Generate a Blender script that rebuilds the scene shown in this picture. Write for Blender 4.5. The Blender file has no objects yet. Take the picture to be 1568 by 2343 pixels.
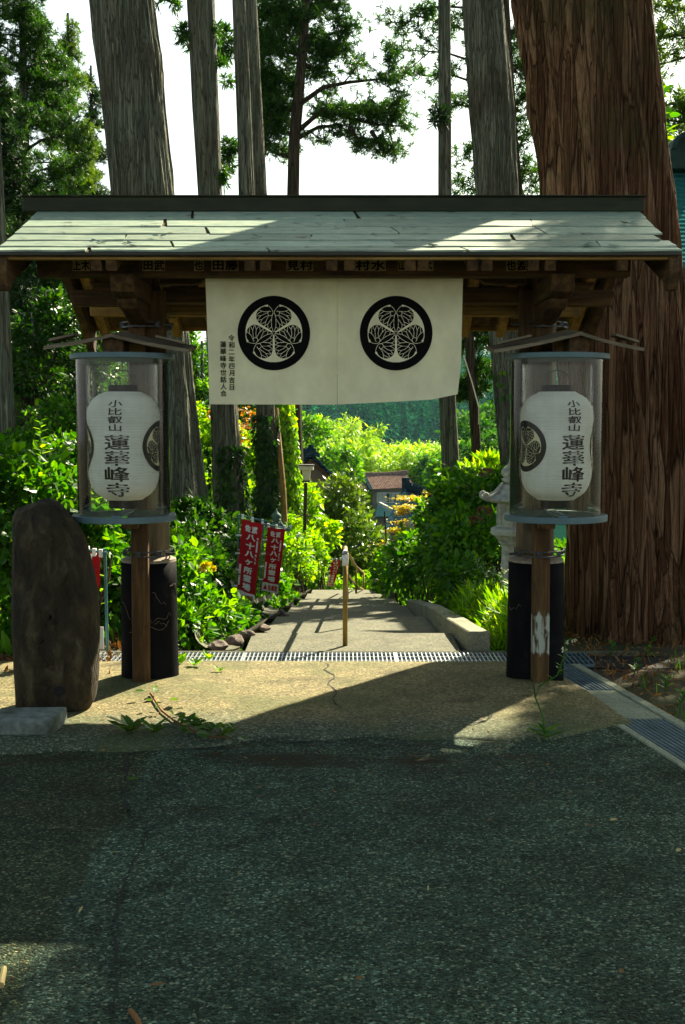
import bpy, bmesh, math, random
import numpy as np
from mathutils import Vector, Matrix

SC = bpy.context.scene
COL = SC.collection
R = math.radians
random.seed(11)
rng = np.random.default_rng(11)

# ------------------------------------------------------------------ camera, sky, sun, exposure
F, CU, CV, CAMZ, PITCH = 2850.0, 784.0, 1171.5, 1.6, R(4.5)
cam = bpy.data.cameras.new('camera')
cam.sensor_width = 36.0
cam.sensor_fit = 'AUTO'
cam.lens = F / 2343.0 * 36.0
cam.clip_start, cam.clip_end = 0.1, 3000
camo = bpy.data.objects.new('camera', cam)
COL.objects.link(camo)
camo.location = (0, 0, CAMZ)
camo.rotation_euler = (math.pi / 2 - PITCH, 0, 0)
SC.camera = camo

SUN_AZ, SUN_EL = R(32), R(38)
SUN = Vector((math.sin(SUN_AZ) * math.cos(SUN_EL), math.cos(SUN_AZ) * math.cos(SUN_EL), math.sin(SUN_EL)))
w = bpy.data.worlds.new('World')
SC.world = w
w.use_nodes = True
wn = w.node_tree.nodes
bg = wn['Background']
sky = wn.new('ShaderNodeTexSky')
sky.sky_type = 'NISHITA'
sky.sun_disc = False
sky.sun_elevation, sky.sun_rotation = SUN_EL, SUN_AZ
sky.air_density, sky.dust_density, sky.ozone_density = 1.0, 3.0, 1.0
tint = wn.new('ShaderNodeMix')      # white balance of the sky light
tint.data_type, tint.blend_type = 'RGBA', 'MULTIPLY'
tint.inputs[0].default_value = 1.0
tint.inputs[7].default_value = (.92, 1.06, .88, 1)
w.node_tree.links.new(sky.outputs[0], tint.inputs[6])
hz = wn.new('ShaderNodeMix')        # bright white haze low in the summer sky
hz.data_type, hz.blend_type = 'RGBA', 'ADD'
tcw = wn.new('ShaderNodeTexCoord'); sxw = wn.new('ShaderNodeSeparateXYZ'); rw = wn.new('ShaderNodeValToRGB')
rw.color_ramp.elements[0].position, rw.color_ramp.elements[0].color = .30, (1, 1, 1, 1)
rw.color_ramp.elements[1].position, rw.color_ramp.elements[1].color = .55, (0, 0, 0, 1)
w.node_tree.links.new(tcw.outputs['Generated'], sxw.inputs[0]); w.node_tree.links.new(sxw.outputs[2], rw.inputs[0])
w.node_tree.links.new(rw.outputs[0], hz.inputs[0]); hz.inputs[7].default_value = (5.0, 4.8, 4.8, 1)
w.node_tree.links.new(tint.outputs[2], hz.inputs[6])
w.node_tree.links.new(hz.outputs[2], bg.inputs[0])
bg.inputs[1].default_value = 0.037
sl = bpy.data.lights.new('sun', 'SUN')
sl.energy, sl.angle, sl.color = 5.0, R(0.5), (1.0, 0.90, 0.66)
so = bpy.data.objects.new('sun', sl)
COL.objects.link(so)
so.rotation_euler = SUN.to_track_quat('Z', 'Y').to_euler()
SC.view_settings.view_transform = 'Standard'
SC.view_settings.look = 'None'
SC.view_settings.exposure = 1.92
SC.view_settings.gamma = 1
cy = SC.cycles
cy.max_bounces, cy.diffuse_bounces, cy.glossy_bounces = 7, 3, 2
cy.transmission_bounces, cy.transparent_max_bounces = 4, 12
cy.caustics_reflective = cy.caustics_refractive = False
cy.use_denoising = True
cy.sample_clamp_indirect = 6

# ------------------------------------------------------------------ mapping: photo point at a real distance
_cp, _sp = math.cos(PITCH), math.sin(PITCH)
def ray(u, v):
    a, b = (u - CU) / F, (CV - v) / F
    return Vector((a, _cp + b * _sp, -_sp + b * _cp))
def P(u, v, Y):
    d = ray(u, v)
    t = Y / d.y
    return Vector((d.x * t, Y, CAMZ + d.z * t))
def G(u, v, z=0.0):
    d = ray(u, v)
    t = (z - CAMZ) / d.z
    return Vector((d.x * t, d.y * t, z))

def smooth(x, a, b):
    t = np.clip((np.asarray(x, float) - a) / (b - a), 0, 1)
    return t * t * (3 - 2 * t)

LIPS = [(8.3, 0.0), (9.05, -.004), (11.3, -.25), (13.8, -.535), (16.3, -.83), (18.9, -1.14), (21.5, -1.45)]
LX0 = [-.66, -.66, -.60, -.56, -.54, -.535, -.52]
LX1 = [.80, .80, .757, .707, .69, .67, .634]
PY = [-60, 8.3, 9.05, 21.5, 30, 45, 100, 165, 470, 900, 1300]
PZ = [0, 0, -.004, -1.45, -3.2, -5.0, -11, -11, -11, 36, 20]
def prof(y):
    return np.interp(y, PY, PZ)
def terrain(x, y):
    x, y = np.asarray(x, float), np.asarray(y, float)
    p = prof(y)
    side = np.where(y < 45, p * .5, p)
    side = p * .5 + (p - p * .5) * smooth(y, 30, 60)
    s = smooth(np.abs(x), 1.1, 3.2)
    h = p * (1 - s) + side * s
    under = (1 - smooth(np.abs(x - .05), .85, 1.15)) * smooth(y, 8.0, 8.6) * (1 - smooth(y, 22, 26))
    h = h - .5 * under - .03
    bump = .05 * np.sin(x * 1.7 + y * .9) * np.sin(y * 1.3 - x * .6) * smooth(y, 9, 14)
    return h + bump
def tz(x, y):
    return float(terrain(x, y))

# ------------------------------------------------------------------ materials
MATS = {}
def new_mat(name):
    m = bpy.data.materials.new(name)
    m.use_nodes = True
    nt = m.node_tree
    b = nt.nodes['Principled BSDF']
    return m, nt, b
def ramp(nt, stops):
    r = nt.nodes.new('ShaderNodeValToRGB')
    e = r.color_ramp.elements
    while len(e) < len(stops):
        e.new(.5)
    for k, (p, c) in enumerate(stops):
        e[k].position = p
        e[k].color = (*c, 1)
    return r
def tex_coord(nt, scale=(1, 1, 1), kind='Object'):
    t = nt.nodes.new('ShaderNodeTexCoord')
    mp = nt.nodes.new('ShaderNodeMapping')
    mp.inputs['Scale'].default_value = scale
    nt.links.new(t.outputs[kind], mp.inputs['Vector'])
    return mp.outputs[0]
def noise(nt, vec, scale, detail=6, rough=.6, dist=0):
    n = nt.nodes.new('ShaderNodeTexNoise')
    n.inputs['Scale'].default_value = scale
    n.inputs['Detail'].default_value = detail
    n.inputs['Roughness'].default_value = rough
    n.inputs['Distortion'].default_value = dist
    nt.links.new(vec, n.inputs['Vector'])
    return n.outputs['Fac']
def bump(nt, b, h, strength=.4, dist=.01):
    bm_ = nt.nodes.new('ShaderNodeBump')
    bm_.inputs['Strength'].default_value = strength
    bm_.inputs['Distance'].default_value = dist
    nt.links.new(h, bm_.inputs['Height'])
    nt.links.new(bm_.outputs[0], b.inputs['Normal'])
def mixc(nt, a, b_, fac, mode='MIX'):
    mx = nt.nodes.new('ShaderNodeMix')
    mx.data_type = 'RGBA'
    mx.blend_type = mode
    if isinstance(fac, float): mx.inputs[0].default_value = fac
    else: nt.links.new(fac, mx.inputs[0])
    for k, v in ((6, a), (7, b_)):
        if isinstance(v, tuple): mx.inputs[k].default_value = (*v, 1)
        else: nt.links.new(v, mx.inputs[k])
    return mx.outputs[2]
def surf(name, stops, scale=(1, 1, 1), nscale=6, rough=.8, bs=.3, bd=.01, detail=8, dist=0, stain=None, metal=0, spec=.3, fine=None, island=0):
    m, nt, b = new_mat(name)
    vec = tex_coord(nt, scale)
    f = noise(nt, vec, nscale, detail, .62, dist)
    col = ramp(nt, stops)
    nt.links.new(f, col.inputs[0])
    c = col.outputs[0]
    if stain:
        sc, colr, lo, hi = stain
        f2 = noise(nt, tex_coord(nt), sc, 5, .6)
        rr = ramp(nt, [(lo, (0, 0, 0)), (hi, (1, 1, 1))])
        nt.links.new(f2, rr.inputs[0])
        c = mixc(nt, c, colr, rr.outputs[0])
    if island:
        g = nt.nodes.new('ShaderNodeNewGeometry')
        rr = ramp(nt, [(0, (1 - island,) * 3), (1, (1 + island,) * 3)])
        nt.links.new(g.outputs['Random Per Island'], rr.inputs[0])
        c = mixc(nt, c, rr.outputs[0], 1.0, 'MULTIPLY')
    nt.links.new(c, b.inputs['Base Color'])
    b.inputs['Roughness'].default_value = rough
    b.inputs['Metallic'].default_value = metal
    b.inputs['Specular IOR Level'].default_value = spec
    if bs:
        if fine:
            f = noise(nt, tex_coord(nt, scale), fine, 4)
        bump(nt, b, f, bs, bd)
    MATS[name] = m
    return m
def flat(name, c, rough=.6, metal=0, spec=.4):
    return surf(name, [(.3, tuple(x * .8 for x in c)), (.7, tuple(min(1, x * 1.15) for x in c))], nscale=14, rough=rough, bs=.12, bd=.004, metal=metal, spec=spec)
def leafmat(name, c1, c2, c3, trans=.42, tcol=(1.5, 1.35, .5), rough=.42, spec=.35, ns=1.3):
    m, nt, b = new_mat(name)
    g = nt.nodes.new('ShaderNodeNewGeometry')
    r = ramp(nt, [(0, c1), (.55, c2), (1, c3)])
    nt.links.new(g.outputs['Random Per Island'], r.inputs[0])
    f = noise(nt, tex_coord(nt), ns, 3)
    rr = ramp(nt, [(.35, (.62, .72, .62)), (.65, (1.2, 1.12, .9))])
    nt.links.new(f, rr.inputs[0])
    c = mixc(nt, r.outputs[0], rr.outputs[0], 1.0, 'MULTIPLY')
    nt.links.new(c, b.inputs['Base Color'])
    b.inputs['Roughness'].default_value = rough
    b.inputs['Specular IOR Level'].default_value = spec
    tr = nt.nodes.new('ShaderNodeBsdfTranslucent')
    tc = mixc(nt, c, tcol, 1.0, 'MULTIPLY')
    nt.links.new(tc, tr.inputs[0])
    ms = nt.nodes.new('ShaderNodeMixShader')
    ms.inputs[0].default_value = trans
    nt.links.new(b.outputs[0], ms.inputs[1])
    nt.links.new(tr.outputs[0], ms.inputs[2])
    nt.links.new(ms.outputs[0], nt.nodes['Material Output'].inputs[0])
    MATS[name] = m
    return m

def bark(name, dark, mids, sc, zs, crack=.09, moss=(.06, .065, .03)):
    m, nt, b = new_mat(name)
    base = tex_coord(nt, (1, 1, zs))
    nz = nt.nodes.new('ShaderNodeTexNoise'); nz.inputs['Scale'].default_value = sc * .35; nz.inputs['Detail'].default_value = 4
    nt.links.new(base, nz.inputs['Vector'])
    ad = nt.nodes.new('ShaderNodeVectorMath'); ad.operation = 'MULTIPLY_ADD'; ad.inputs[1].default_value = (.05, .05, .05)
    nt.links.new(nz.outputs['Color'], ad.inputs[0]); nt.links.new(base, ad.inputs[2])
    def vor(feature, scale):
        v = nt.nodes.new('ShaderNodeTexVoronoi'); v.feature = feature; v.inputs['Scale'].default_value = scale
        nt.links.new(ad.outputs[0], v.inputs['Vector']); return v
    e1, e2, cl = vor('DISTANCE_TO_EDGE', sc), vor('DISTANCE_TO_EDGE', sc * 2.7), vor('F1', sc)
    fib = noise(nt, tex_coord(nt, (1, 1, zs * .5)), sc * 6, 6, .7)
    tone = nt.nodes.new('ShaderNodeSeparateColor'); nt.links.new(cl.outputs['Color'], tone.inputs[0])
    mx = nt.nodes.new('ShaderNodeMath'); mx.operation = 'MULTIPLY_ADD'; mx.inputs[1].default_value = .32
    nt.links.new(tone.outputs[0], mx.inputs[0])
    f2 = nt.nodes.new('ShaderNodeMath'); f2.operation = 'MULTIPLY'; f2.inputs[1].default_value = 1.0
    nt.links.new(fib, f2.inputs[0]); nt.links.new(f2.outputs[0], mx.inputs[2])
    col = ramp(nt, [(.38, mids[0]), (.64, mids[1]), (.90, mids[2])]); nt.links.new(mx.outputs[0], col.inputs[0])
    c = col.outputs[0]
    big = noise(nt, tex_coord(nt), 1.3, 6, .6); br = ramp(nt, [(.5, (0, 0, 0)), (.72, (.8, .8, .8))]); nt.links.new(big, br.inputs[0])
    c = mixc(nt, c, moss, br.outputs[0])
    cr = ramp(nt, [(0, (1, 1, 1)), (crack, (0, 0, 0))]); nt.links.new(e1.outputs['Distance'], cr.inputs[0])
    c = mixc(nt, c, dark, cr.outputs[0])
    nt.links.new(c, b.inputs['Base Color']); b.inputs['Roughness'].default_value = .95; b.inputs['Specular IOR Level'].default_value = .15
    hr1 = ramp(nt, [(0, (0, 0, 0)), (crack * 2.2, (1, 1, 1))]); nt.links.new(e1.outputs['Distance'], hr1.inputs[0])
    hr2 = ramp(nt, [(0, (0, 0, 0)), (.25, (1, 1, 1))]); nt.links.new(e2.outputs['Distance'], hr2.inputs[0])
    h = mixc(nt, hr1.outputs[0], hr2.outputs[0], .3); h = mixc(nt, h, fib, .3)
    bump(nt, b, h, 1.0, .035)
    MATS[name] = m
bark('bark_giant', (.022, .010, .005), ((.030, .013, .006), (.115, .052, .024), (.29, .17, .095)), 20, .028, .05, (.05, .05, .018))
bark('bark_grey', (.045, .047, .032), ((.055, .062, .045), (.155, .168, .122), (.34, .335, .245)), 40, .045, .085, (.10, .07, .042))
bark('bark_dark', (.016, .012, .009), ((.035, .026, .018), (.075, .056, .038), (.14, .11, .08)), 26, .06, .085)
def wood(name, axis, c1, c2, c3, nscale=9):
    sc = [1, 1, 1]
    for k in range(3): sc[k] = .09 if k == axis else 1.0
    return surf(name, [(.28, c1), (.5, c2), (.72, c3)], tuple(sc), nscale * 3, .82, .5, .006, 9, .4, stain=(5, tuple(x * .35 for x in c1), .55, .8), island=.2)
WA, WB, WC = (.018, .009, .003), (.062, .032, .010), (.13, .072, .022)
for ax, nm in enumerate('xyz'):
    wood('wood_' + nm, ax, WA, WB, WC)
    wood('oldwood_' + nm, ax, (.07, .06, .042), (.15, .122, .08), (.26, .215, .14))
    wood('palewood_' + nm, ax, (.10, .058, .016), (.22, .13, .034), (.34, .22, .065))
surf('roof_sheet', [(.2, (.10, .15, .115)), (.45, (.21, .28, .21)), (.62, (.30, .355, .26)), (.8, (.46, .46, .33))], (.5, 1.6, 1), 16, .5, .35, .004, 10, .8,
     stain=(9, (.05, .045, .03), .6, .72), spec=.45, island=.22)
surf('ridge_metal', [(.3, (.014, .018, .010)), (.7, (.034, .038, .020))], (.4, 1, 2), 12, .6, .2, .003, spec=.15)
surf('fascia_metal', [(.3, (.022, .022, .016)), (.7, (.05, .045, .032))], (.4, 1, 2), 12, .6, .2, .003)
surf('black_tar', [(.3, (.005, .005, .006)), (.6, (.009, .009, .010)), (.8, (.03, .027, .022))], (1, 1, .6), 9, .7, .35, .004, 9, .5, stain=(4, (.05, .043, .036), .64, .78), spec=.02)
surf('cement_cap', [(.3, (.16, .13, .1)), (.7, (.32, .27, .2))], nscale=30, rough=.9)
surf('stone_dark', [(.32, (.012, .008, .003)), (.5, (.034, .024, .010)), (.68, (.09, .07, .034))], (1.2, 1.2, .5), 11, .9, 1.0, .03, 12, .6, stain=(3.2, (.014, .012, .008), .5, .68), fine=30)
surf('stone_pale', [(.25, (.2, .22, .2)), (.5, (.36, .38, .34)), (.75, (.5, .52, .46))], nscale=26, rough=.9, bs=.6, bd=.01, detail=10, stain=(4, (.14, .16, .11), .52, .7))
surf('block_stone', [(.25, (.07, .085, .075)), (.5, (.14, .165, .145)), (.75, (.24, .26, .22))], nscale=22, rough=.9, bs=.9, bd=.012, detail=10, stain=(5, (.05, .06, .035), .52, .7))
surf('stone_green', [(.25, (.05, .1, .09)), (.75, (.14, .24, .2))], nscale=20, rough=.8, bs=.5)
surf('rock', [(.25, (.06, .045, .04)), (.5, (.16, .12, .1)), (.8, (.34, .3, .26))], nscale=9, rough=.9, bs=.8, bd=.02)
surf('iron', [(.3, (.03, .035, .035)), (.7, (.08, .09, .09))], nscale=20, rough=.5, metal=.6)
surf('steel', [(.3, (.32, .36, .38)), (.7, (.5, .54, .56))], nscale=30, rough=.45, metal=.85, bs=.15)
surf('steel_worn', [(.25, (.06, .045, .03)), (.4, (.10, .15, .17)), (.7, (.16, .23, .26))], nscale=7, rough=.6, metal=.3, bs=.15)
surf('brass', [(.3, (.16, .1, .02)), (.5, (.3, .2, .045)), (.75, (.42, .3, .08))], (1, 1, .3), 14, .42, .2, .003, metal=.55)
surf('chrome', [(.3, (.7, .73, .8)), (.7, (.85, .88, .92))], nscale=20, rough=.3, metal=.25, bs=0, spec=.6)
surf('ring_paint', [(.3, (.075, .13, .145)), (.7, (.115, .18, .195))], nscale=10, rough=.5, bs=.15, bd=.003, stain=(6, (.1, .13, .14), .6, .75))
flat('black_paint', (.004, .0035, .0035), .8, 0, .08)
flat('black_plastic', (.004, .004, .004), .7, 0, .08)
flat('white_ink', (.75, .75, .7), .7)
flat('red_ink', (.5, .01, .012), .7)
flat('pole_green', (.05, .16, .17), .5)
flat('lamp_metal', (.03, .022, .015), .5)
flat('lamp_cream', (.7, .66, .5), .5)
flat('dark_hole', (.006, .006, .006), .9)
flat('soil_dark', (.03, .02, .013), .95)
flat('silver_pole', (.45, .5, .55), .35, .6)
flat('plaster', (.16, .13, .095), .9)
flat('window_frame', (.55, .58, .56), .5)
flat('roof_teal', (.08, .24, .22), .55)
flat('curtain', (.4, .42, .36), .9)
surf('tile_red', [(.25, (.10, .06, .05)), (.5, (.22, .145, .12)), (.75, (.42, .33, .28))], nscale=5, rough=.8, bs=.2, spec=0)
surf('tile_dark', [(.25, (.004, .012, .018)), (.5, (.012, .030, .042)), (.75, (.04, .075, .09))], nscale=4, rough=.9, bs=.2, spec=0)
surf('copper_teal', [(.25, (.012, .09, .09)), (.5, (.025, .14, .14)), (.75, (.05, .2, .2))], (.6, 1, 1), 7, .9, .2, .004, 8, spec=0)
surf('copper_dark', [(.3, (.008, .03, .028)), (.7, (.02, .06, .055))], nscale=9, rough=.55)
surf('red_cloth', [(.3, (.33, .004, .008)), (.7, (.5, .008, .014))], nscale=5, rough=.85, bs=.2, bd=.01)
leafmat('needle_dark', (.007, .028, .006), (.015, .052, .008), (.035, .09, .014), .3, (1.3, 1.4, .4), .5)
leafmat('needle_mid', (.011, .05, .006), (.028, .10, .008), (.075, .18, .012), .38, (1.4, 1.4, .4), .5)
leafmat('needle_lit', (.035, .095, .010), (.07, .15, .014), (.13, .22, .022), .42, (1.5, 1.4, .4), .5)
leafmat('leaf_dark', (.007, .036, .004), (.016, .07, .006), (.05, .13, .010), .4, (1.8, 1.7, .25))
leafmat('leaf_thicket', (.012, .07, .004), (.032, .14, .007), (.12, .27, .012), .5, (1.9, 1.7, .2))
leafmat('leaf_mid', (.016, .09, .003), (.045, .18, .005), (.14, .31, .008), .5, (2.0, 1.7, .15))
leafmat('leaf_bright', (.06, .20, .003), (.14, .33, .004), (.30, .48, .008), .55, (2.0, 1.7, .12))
leafmat('leaf_gloss', (.04, .11, .014), (.07, .16, .02), (.13, .23, .03), .4, (1.8, 1.5, .25), .3, .5)
leafmat('leaf_yellow', (.40, .33, .008), (.58, .46, .010), (.68, .56, .02), .4, (1.3, 1.2, .3))
leafmat('leaf_orange', (.26, .1, .012), (.4, .17, .015), (.48, .28, .02), .45, (1.3, 1.0, .4))
leafmat('bamboo', (.12, .32, .004), (.27, .46, .005), (.44, .58, .008), .55, (1.6, 1.5, .2))
leafmat('hill_needle', (.003, .052, .042), (.009, .11, .08), (.028, .20, .10), .15, (1.2, 1.4, .7), .95, 0, .09)
leafmat('hill_broad', (.015, .085, .012), (.04, .15, .012), (.09, .22, .016), .35, (1.4, 1.4, .4), .7, .15)
leafmat('flower_brown', (.14, .065, .04), (.19, .10, .06), (.24, .14, .085), .2, (1.1, 1, .8))
leafmat('flower_white', (.5, .5, .4), (.65, .65, .55), (.8, .8, .7), .3, (1, 1, .9))
leafmat('dry_leaf', (.1, .04, .015), (.2, .09, .03), (.34, .2, .07), .2, (1.2, 1, .5), .8)
leafmat('dry_pale', (.4, .3, .16), (.5, .38, .2), (.6, .46, .26), .2, (1.2, 1, .5), .8)

def peel_mat():
    m = MATS['wood_z'].copy(); m.name = 'wood_peel'
    nt = m.node_tree; b = nt.nodes['Principled BSDF']
    src = b.inputs['Base Color'].links[0].from_socket
    t = nt.nodes.new('ShaderNodeTexCoord'); sx = nt.nodes.new('ShaderNodeSeparateXYZ'); nt.links.new(t.outputs['Object'], sx.inputs[0])
    zr = ramp(nt, [(.16, (0, 0, 0)), (.24, (.56, .56, .56)), (.44, (.56, .56, .56)), (.52, (0, 0, 0))]); nt.links.new(sx.outputs[2], zr.inputs[0])
    f = noise(nt, tex_coord(nt, (1, 1, .16)), 34, 6, .6); f2 = noise(nt, tex_coord(nt), 9, 3)
    a = nt.nodes.new('ShaderNodeMath'); a.operation = 'ADD'; nt.links.new(f, a.inputs[0]); nt.links.new(zr.outputs[0], a.inputs[1])
    a2 = nt.nodes.new('ShaderNodeMath'); a2.operation = 'MULTIPLY_ADD'; a2.inputs[1].default_value = .35; nt.links.new(f2, a2.inputs[0]); nt.links.new(a.outputs[0], a2.inputs[2])
    mk = ramp(nt, [(.0, (0, 0, 0)), (1.0, (1, 1, 1))]); mk.color_ramp.interpolation = 'LINEAR'
    sb = nt.nodes.new('ShaderNodeMath'); sb.operation = 'MULTIPLY_ADD'; sb.inputs[1].default_value = 9; sb.inputs[2].default_value = -10.2; sb.use_clamp = True
    nt.links.new(a2.outputs[0], sb.inputs[0])
    nt.links.new(mixc(nt, src, (.36, .39, .32), sb.outputs[0]), b.inputs['Base Color'])
    MATS['wood_peel'] = m
peel_mat()
def asphalt_mat():
    m, nt, b = new_mat('asphalt')
    vec = tex_coord(nt)
    vo = nt.nodes.new('ShaderNodeTexVoronoi')
    vo.inputs['Scale'].default_value = 118
    nt.links.new(vec, vo.inputs['Vector'])
    sp = nt.nodes.new('ShaderNodeSeparateColor')
    nt.links.new(vo.outputs['Color'], sp.inputs[0])
    r = ramp(nt, [(0, (.007, .014, .0095)), (.35, (.022, .040, .028)), (.7, (.044, .074, .053)), (.9, (.085, .128, .092)), (1, (.24, .29, .205))])
    nt.links.new(sp.outputs[0], r.inputs[0])
    hue = ramp(nt, [(0, (.85, 1.05, 1.05)), (.8, (1, 1, 1)), (1, (1.3, .95, .75))])
    nt.links.new(sp.outputs[1], hue.inputs[0])
    c = mixc(nt, r.outputs[0], hue.outputs[0], 1.0, 'MULTIPLY')
    big = noise(nt, tex_coord(nt), .9, 5)
    br = ramp(nt, [(.3, (.6, .6, .58)), (.5, (.95, .95, .95)), (.7, (1.35, 1.35, 1.3))])
    nt.links.new(big, br.inputs[0])
    c = mixc(nt, c, br.outputs[0], 1.0, 'MULTIPLY')
    med = noise(nt, tex_coord(nt), 4.5, 6, .65)
    mr_ = ramp(nt, [(.34, (.62, .6, .55)), (.52, (1, 1, 1)), (.72, (1.25, 1.25, 1.2))]); nt.links.new(med, mr_.inputs[0])
    c = mixc(nt, c, mr_.outputs[0], 1.0, 'MULTIPLY')
    # older, browner strip along the seam on one side of the yard
    geo = nt.nodes.new('ShaderNodeTexCoord')
    sx = nt.nodes.new('ShaderNodeSeparateXYZ')
    nt.links.new(geo.outputs['Object'], sx.inputs[0])
    wob = noise(nt, tex_coord(nt), 2.2, 4)
    ad = nt.nodes.new('ShaderNodeMath'); ad.operation = 'MULTIPLY_ADD'
    ad.inputs[1].default_value = .35
    nt.links.new(wob, ad.inputs[0]); nt.links.new(sx.outputs[0], ad.inputs[2])
    st = ramp(nt, [(.0, (.82, .70, .52)), (.03, (1, 1, 1))])
    ma = nt.nodes.new('ShaderNodeMath'); ma.operation = 'ADD'; ma.inputs[1].default_value = .74
    nt.links.new(ad.outputs[0], ma.inputs[0]); nt.links.new(ma.outputs[0], st.inputs[0])
    c = mixc(nt, c, st.outputs[0], 1.0, 'MULTIPLY')
    # damp moss and dirt near the apron edge
    dm = noise(nt, tex_coord(nt, (.5, 1.2, 1)), 2.3, 6, .65)
    yr = ramp(nt, [(.0, (0, 0, 0)), (.5, (1, 1, 1)), (1, (1, 1, 1))])
    my = nt.nodes.new('ShaderNodeMath'); my.operation = 'MULTIPLY_ADD'
    my.inputs[1].default_value = .55; my.inputs[2].default_value = -2.55
    nt.links.new(sx.outputs[1], my.inputs[0]); nt.links.new(my.outputs[0], yr.inputs[0])
    dr = ramp(nt, [(.5, (0, 0, 0)), (.66, (1, 1, 1))])
    nt.links.new(dm, dr.inputs[0])
    mask = mixc(nt, dr.outputs[0], yr.outputs[0], 1.0, 'MULTIPLY')
    c = mixc(nt, c, (.022, .018, .008), mask)
    nt.links.new(c, b.inputs['Base Color'])
    b.inputs['Roughness'].default_value = .85
    b.inputs['Specular IOR Level'].default_value = .12
    v2 = nt.nodes.new('ShaderNodeTexVoronoi')
    v2.feature = 'F1'; v2.inputs['Scale'].default_value = 118
    nt.links.new(vec, v2.inputs['Vector'])
    iv = nt.nodes.new('ShaderNodeMath'); iv.operation = 'MULTIPLY_ADD'
    iv.inputs[1].default_value = -1; iv.inputs[2].default_value = 1
    nt.links.new(v2.outputs['Distance'], iv.inputs[0])
    bump(nt, b, iv.outputs[0], .9, .008)
    MATS['asphalt'] = m
asphalt_mat()
def concrete_mat(name, c1, c2, c3, vs=70, stain=((.07, .05, .02), .56, .7, 1.9), bs=.5, apron=False):
    m, nt, b = new_mat(name)
    vec = tex_coord(nt)
    vo = nt.nodes.new('ShaderNodeTexVoronoi')
    vo.inputs['Scale'].default_value = vs
    nt.links.new(vec, vo.inputs['Vector'])
    sp = nt.nodes.new('ShaderNodeSeparateColor')
    nt.links.new(vo.outputs['Color'], sp.inputs[0])
    r = ramp(nt, [(0, c1), (.5, c2), (1, c3)])
    nt.links.new(sp.outputs[0], r.inputs[0])
    f = noise(nt, vec, 5, 9, .65)
    fr = ramp(nt, [(.3, (.7, .72, .7)), (.7, (1.2, 1.17, 1.1))])
    nt.links.new(f, fr.inputs[0])
    c = mixc(nt, r.outputs[0], fr.outputs[0], 1.0, 'MULTIPLY')
    f2 = noise(nt, tex_coord(nt, (.7, 1, 1)), stain[3], 7, .68)
    sr = ramp(nt, [(stain[1], (0, 0, 0)), (stain[2], (1, 1, 1))])
    nt.links.new(f2, sr.inputs[0])
    c = mixc(nt, c, stain[0], sr.outputs[0])
    if apron:    # worn front edge runs into the asphalt; greenish moss in blotches
        t_ = nt.nodes.new('ShaderNodeTexCoord'); sx = nt.nodes.new('ShaderNodeSeparateXYZ'); nt.links.new(t_.outputs['Object'], sx.inputs[0])
        f4 = noise(nt, vec, 3.2, 6); ma = nt.nodes.new('ShaderNodeMath'); ma.operation = 'MULTIPLY_ADD'; ma.inputs[1].default_value = .7
        nt.links.new(f4, ma.inputs[0]); nt.links.new(sx.outputs[1], ma.inputs[2])
        mb_ = nt.nodes.new('ShaderNodeMath'); mb_.operation = 'MULTIPLY_ADD'; mb_.inputs[1].default_value = -2.2; mb_.inputs[2].default_value = 15.15; mb_.use_clamp = True
        nt.links.new(ma.outputs[0], mb_.inputs[0])
        gr = ramp(nt, [(0, (.030, .042, .026)), (.7, (.062, .08, .05)), (1, (.2, .22, .15))]); nt.links.new(sp.outputs[0], gr.inputs[0])
        c = mixc(nt, c, gr.outputs[0], mb_.outputs[0])
        f5 = noise(nt, vec, 1.4, 6, .65); mr = ramp(nt, [(.46, (0, 0, 0)), (.62, (.6, .6, .6))]); nt.links.new(f5, mr.inputs[0])
        c = mixc(nt, c, (.07, .085, .025), mr.outputs[0])
    nt.links.new(c, b.inputs['Base Color'])
    b.inputs['Roughness'].default_value = .88
    b.inputs['Specular IOR Level'].default_value = .25
    f3 = noise(nt, vec, 60, 5, .7)
    bump(nt, b, f3, bs, .012)
    MATS[name] = m
concrete_mat('apron', (.07, .057, .024), (.155, .127, .056), (.31, .26, .135), 100, ((.03, .022, .006), .54, .68, 1.7), apron=True)
concrete_mat('path', (.065, .066, .046), (.112, .110, .077), (.18, .173, .122), 90, ((.09, .08, .05), .55, .75, 1.4))
concrete_mat('kerb', (.16, .16, .115), (.235, .23, .165), (.32, .31, .22), 120, ((.12, .1, .06), .58, .75, 3))
concrete_mat('slab', (.19, .21, .16), (.27, .29, .22), (.34, .36, .27), 120, ((.12, .1, .06), .6, .78, 2))
surf('soil', [(.25, (.02, .014, .009)), (.5, (.06, .04, .022)), (.75, (.12, .08, .04))], nscale=9, rough=.95, bs=.9, bd=.03, detail=12, stain=(.6, (.025, .05, .012), .45, .65))
def cloth_mat(name, c, trans, fine=420):
    m, nt, b = new_mat(name)
    f = noise(nt, tex_coord(nt, (1, 1, .8)), 7, 6)
    r = ramp(nt, [(.3, tuple(x * .86 for x in c)), (.7, tuple(min(1, x * 1.08) for x in c))])
    nt.links.new(f, r.inputs[0])
    nt.links.new(r.outputs[0], b.inputs['Base Color'])
    b.inputs['Roughness'].default_value = .9
    b.inputs['Specular IOR Level'].default_value = .1
    bump(nt, b, noise(nt, tex_coord(nt), fine, 2), .25, .002)
    tr = nt.nodes.new('ShaderNodeBsdfTranslucent')
    nt.links.new(r.outputs[0], tr.inputs[0])
    ms = nt.nodes.new('ShaderNodeMixShader'); ms.inputs[0].default_value = trans
    nt.links.new(b.outputs[0], ms.inputs[1]); nt.links.new(tr.outputs[0], ms.inputs[2])
    nt.links.new(ms.outputs[0], nt.nodes['Material Output'].inputs[0])
    MATS[name] = m
cloth_mat('noren_cloth', (.95, .90, .62), .27)
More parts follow.
